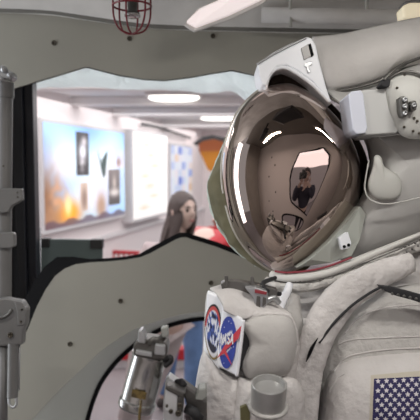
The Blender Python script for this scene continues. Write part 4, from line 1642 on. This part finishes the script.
# ------------------------------------------------------------------ grey pole with fittings on the left
pole = thing('hatch_strut', P(3, 560, 1.5), 'grey upright pole with brackets and a hinge block, at the left edge', 'strut')
DP = 1.5
r = 7.3 / FPX * DP
xt = lambda y: 5.0 - (y - 70) * .004
bm = bmesh.new()
add_tube(bm, [P(5.5, 84, DP), P(5, 140, DP), P(4.4, 200, DP), P(4, 300, DP)], r, 24)
o = mesh_from(bm, 'pole', M['polegrey'], pole); smooth_angle(o)
bm = bmesh.new(); add_tube(bm, [P(5.8, 83, DP), P(5.7, 98, DP)], r * 1.12, 24)
o = mesh_from(bm, 'collar', M['polegrey'], pole); smooth_angle(o)
bm = bmesh.new()
slab([(-6, 66), (3, 65), (6, 69), (13, 72), (14, 77), (10, 80), (2, 78), (-6, 84)], 1.485, .03, .003, bm)
o = mesh_from(bm, 'top_joint', M['steel'], pole, smooth=False)
for x, y, rr in ((4, 70, .009), (10, 75.5, .0075), (1, 80, .008)):
    bm = bmesh.new()
    add_lathe(bm, P(x, y, 1.484), -FWD + RGT * .4, [(0, rr), (.008, rr), (.012, rr * .6)], 8)
    mesh_from(bm, 'nut', M['steel'], o)
bm = bmesh.new()
slab([(-8, 190), (6, 188), (21.5, 188.5), (22.5, 200), (12, 205.5), (8, 212), (-8, 214)], 1.465, .02, .003, bm)
bk = mesh_from(bm, 'bracket', M['polegrey'], pole, smooth=False)
for x, y in ((17.5, 192.5), (17.7, 197)):
    bm = bmesh.new()
    add_lathe(bm, P(x, y, 1.464), -FWD, [(0, .0022), (.002, .002)], 8)
    mesh_from(bm, 'bolt', M['screw'], bk)
bm = bmesh.new()
slab([(-8, 233), (12, 232), (14.3, 234), (14.5, 246), (11, 248), (-8, 248)], 1.468, .02, .003, bm)
mesh_from(bm, 'clamp', M['polegrey'], pole, smooth=False)
bm = bmesh.new()
add_lathe(bm, P(3.3, 166, 1.482), -FWD, [(0, .003), (.001, .0028)], 10)
mesh_from(bm, 'pole_screw', M['screw'], pole)
hb = mesh_from(slab([(-10, 300), (6, 298), (13, 299.5), (22, 301), (27, 309), (26, 325), (23, 331), (22, 345), (-10, 347)], 1.44, .03, .004), 'hinge_block', M['polegrey'], pole, smooth=False)
bm = slab([(13.5, 300.5), (21.6, 302), (26.2, 309.5), (25.4, 324.5), (17.5, 326), (17, 312)], 1.435, .01, .002)
mesh_from(bm, 'side_plate', M['polegrey'], hb, smooth=False)
for x, y, rr in ((10.5, 335, .0075), (21, 321.5, .0028), (22, 309.5, .0024)):
    bm = bmesh.new()
    add_lathe(bm, P(x, y, 1.434), -FWD, [(0, rr), (.003, rr * .95), (.004, rr * .7), (.002, rr * .5)], 14)
    mesh_from(bm, 'bolt', M['screw'], hb)
bm = tube_px([(-3, 318.5, 1.43), (4, 317, 1.428), (9, 314, 1.426), (12, 309, 1.428)], .0042, 8, 20)
mesh_from(bm, 'spring_clip', M['darksteel'], hb)
bm = bmesh.new(); add_tube(bm, [P(3.5, 345, 1.46), P(3, 440, 1.46)], .011, 18)
mesh_from(bm, 'rod', M['polegrey'], pole)
bm = bmesh.new(); add_tube(bm, [P(13.3, 343, 1.45), P(12.5, 397, 1.45)], .0135, 20)
cyl = mesh_from(bm, 'spring_cylinder', M['polegrey'], pole); smooth_angle(cyl)
bm = bmesh.new(); add_tube(bm, [P(19.5, 340, 1.46), P(18.5, 390, 1.46)], .0032, 8)
mesh_from(bm, 'thin_rod', M['steel'], pole)
bm = tube_px([(9, 396, 1.448), (9.5, 404, 1.446), (13, 407.5, 1.445), (16.5, 404, 1.446), (16, 396, 1.448)], .0035, 8, 22)
mesh_from(bm, 'loop', M['steel'], cyl)

# ------------------------------------------------------------------ red wire cage lamp under the ceiling
cage = thing('cage_lamp', P(132, -28, 1.45), 'red wire cage around a dark lamp fitting, hanging at the top', 'lamp')
bm = bmesh.new()
ctr = P(132, -2, 1.45)
for k in range(3):
    ang = math.radians(20 + 60 * k)
    ex = Vector((math.cos(ang), math.sin(ang), 0)) * .048
    path = [ctr + ex + UPV * .08, ctr + ex - UPV * .01, ctr + ex * .96 - UPV * .05, ctr + ex * .7 - UPV * .078, ctr + ex * .3 - UPV * .088, ctr - UPV * .09,
            ctr - ex * .3 - UPV * .088, ctr - ex * .7 - UPV * .078, ctr - ex * .96 - UPV * .05, ctr - ex - UPV * .01, ctr - ex + UPV * .08]
    path = [Vector(q) for q in catmull([tuple(p) for p in path], 50, False)]
    add_tube(bm, path, .0024, 8)
for hz, rr in ((.02, .048),):
    add_tube(bm, [ctr + Vector((rr * math.cos(2 * PI * k / 40), rr * math.sin(2 * PI * k / 40), 0)) - UPV * hz for k in range(40)], .0026, 8, closed=True)
mesh_from(bm, 'wire_cage', M['redwire'], cage)
bm = bmesh.new()
add_lathe(bm, P(132.5, 17, 1.45), UPV, [(0, .012), (.004, .018), (.010, .018), (.014, .012), (.03, .013), (.12, .015)], 20)
mesh_from(bm, 'lamp_fitting', M['fitting'], cage)
bm = bmesh.new()
add_lathe(bm, P(132.5, 17.5, 1.45), UPV, [(0, .013), (.003, .020), (.006, .020), (.008, .016)], 20)
mesh_from(bm, 'lamp_rim', M['chrome'], cage)

# ceiling pipe and hanging rods, top right
pp = thing('ceiling_pipe', P(350, 8, 1.62), 'pale pipe running under the ceiling above the suit', 'pipe')
bm = bmesh.new()
add_tube(bm, [P(262, 15, 1.66), P(340, 16.5, 1.62), P(430, 18, 1.58), P(520, 20, 1.54)], .022, 16)
mesh_from(bm, 'pipe', M['hood'], pp)
bm = bmesh.new()
add_tube(bm, [P(290, -6, 1.63), P(290.5, 27, 1.63)], .0045, 10)
mesh_from(bm, 'rod', M['shell_light'], pp)
bm = bmesh.new()
add_tube(bm, [P(366, -8, 1.6), P(367, 20, 1.6)], .0055, 10)
mesh_from(bm, 'rod', M['shell_light'], pp)
# lamp with yellowish cover at the top right corner
yl = thing('ceiling_lamp', P(425, 10, 1.5), 'yellowish lit lamp cover at the top right corner', 'lamp')
bm = slab([(402, 6), (410, 2), (440, 2), (440, 20), (404, 18)], 1.40, .05, .006)
mesh_from(bm, 'cover', M['yellow'], yl, smooth=False)
bm = slab([(404, 1), (440, -6), (440, 3), (406, 5)], 1.405, .05, .004)
mesh_from(bm, 'housing', M['polegrey'], yl, smooth=False)

# added pinkish glowing slab standing in for a glass reflection under the quilted ceiling
sl = thing('reflection_streak', P(222, 6, 1.42), 'pinkish white reflection streak as an added glowing strip under the quilted ceiling, right of the red cage', 'lamp')
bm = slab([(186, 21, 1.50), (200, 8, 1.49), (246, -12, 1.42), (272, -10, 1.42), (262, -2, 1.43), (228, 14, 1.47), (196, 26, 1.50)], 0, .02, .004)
mesh_from(bm, 'diffuser', mat('pink_glow', (.75, .66, .65), .5, emit=(1, .88, .86), estr=.6), sl, smooth=False)  # glowing face of the added streak, not a lamp diffuser
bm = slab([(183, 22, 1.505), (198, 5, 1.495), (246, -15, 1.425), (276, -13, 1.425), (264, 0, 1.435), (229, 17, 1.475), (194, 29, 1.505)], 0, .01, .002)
hs = mesh_from(bm, 'housing', M['quilt'], sl, smooth=False)  # backing slab of the same added streak
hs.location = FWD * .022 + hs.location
# airlock lamps near the camera side, mirrored in the visor
for i, (x, y) in enumerate(((-0.50, .46), (0.46, .58))):
    t = thing('airlock_lamp', (x, y, 2.36), ['slim warm airlock lamp mirrored as a gold dash upper left in the visor', 'slim warm airlock lamp mirrored as a gold dash upper right in the visor'][i], 'lamp', 'slim lamps on the airlock ceiling')
    bm = bmesh.new(); add_box(bm, (x, y, 2.345), (.46, .06, .03), bevel=.005)
    mesh_from(bm, 'housing', M['polegrey'], t, smooth=False)
    bm = bmesh.new(); add_tube(bm, [Vector((x - .20, y, 2.318)), Vector((x + .20, y, 2.318))], .011, 12)
    mesh_from(bm, 'tube', M['warmlamp'], t)
for i, (x, y, z, s) in enumerate([(0.02, 0.92, 2.27, .17), (-0.50, 0.70, 2.27, .10)]):
    t = thing('equipment_box', (x, y, z + s), ['larger dark equipment box mirrored at the top of the visor', 'smaller dark equipment box mirrored upper left in the visor'][i], 'box')
    bm = bmesh.new(); add_box(bm, (x, y, z), (s * 1.5, s, s), Matrix.Rotation(.4, 3, 'Z'), bevel=.01)
    mesh_from(bm, 'case', M['dark'], t, smooth=False)
    bm = bmesh.new(); add_tube(bm, [Vector((x, y, z + s * .4)), Vector((x, y, z + s + .14))], .02, 10)
    mesh_from(bm, 'mount', M['dark'], t)
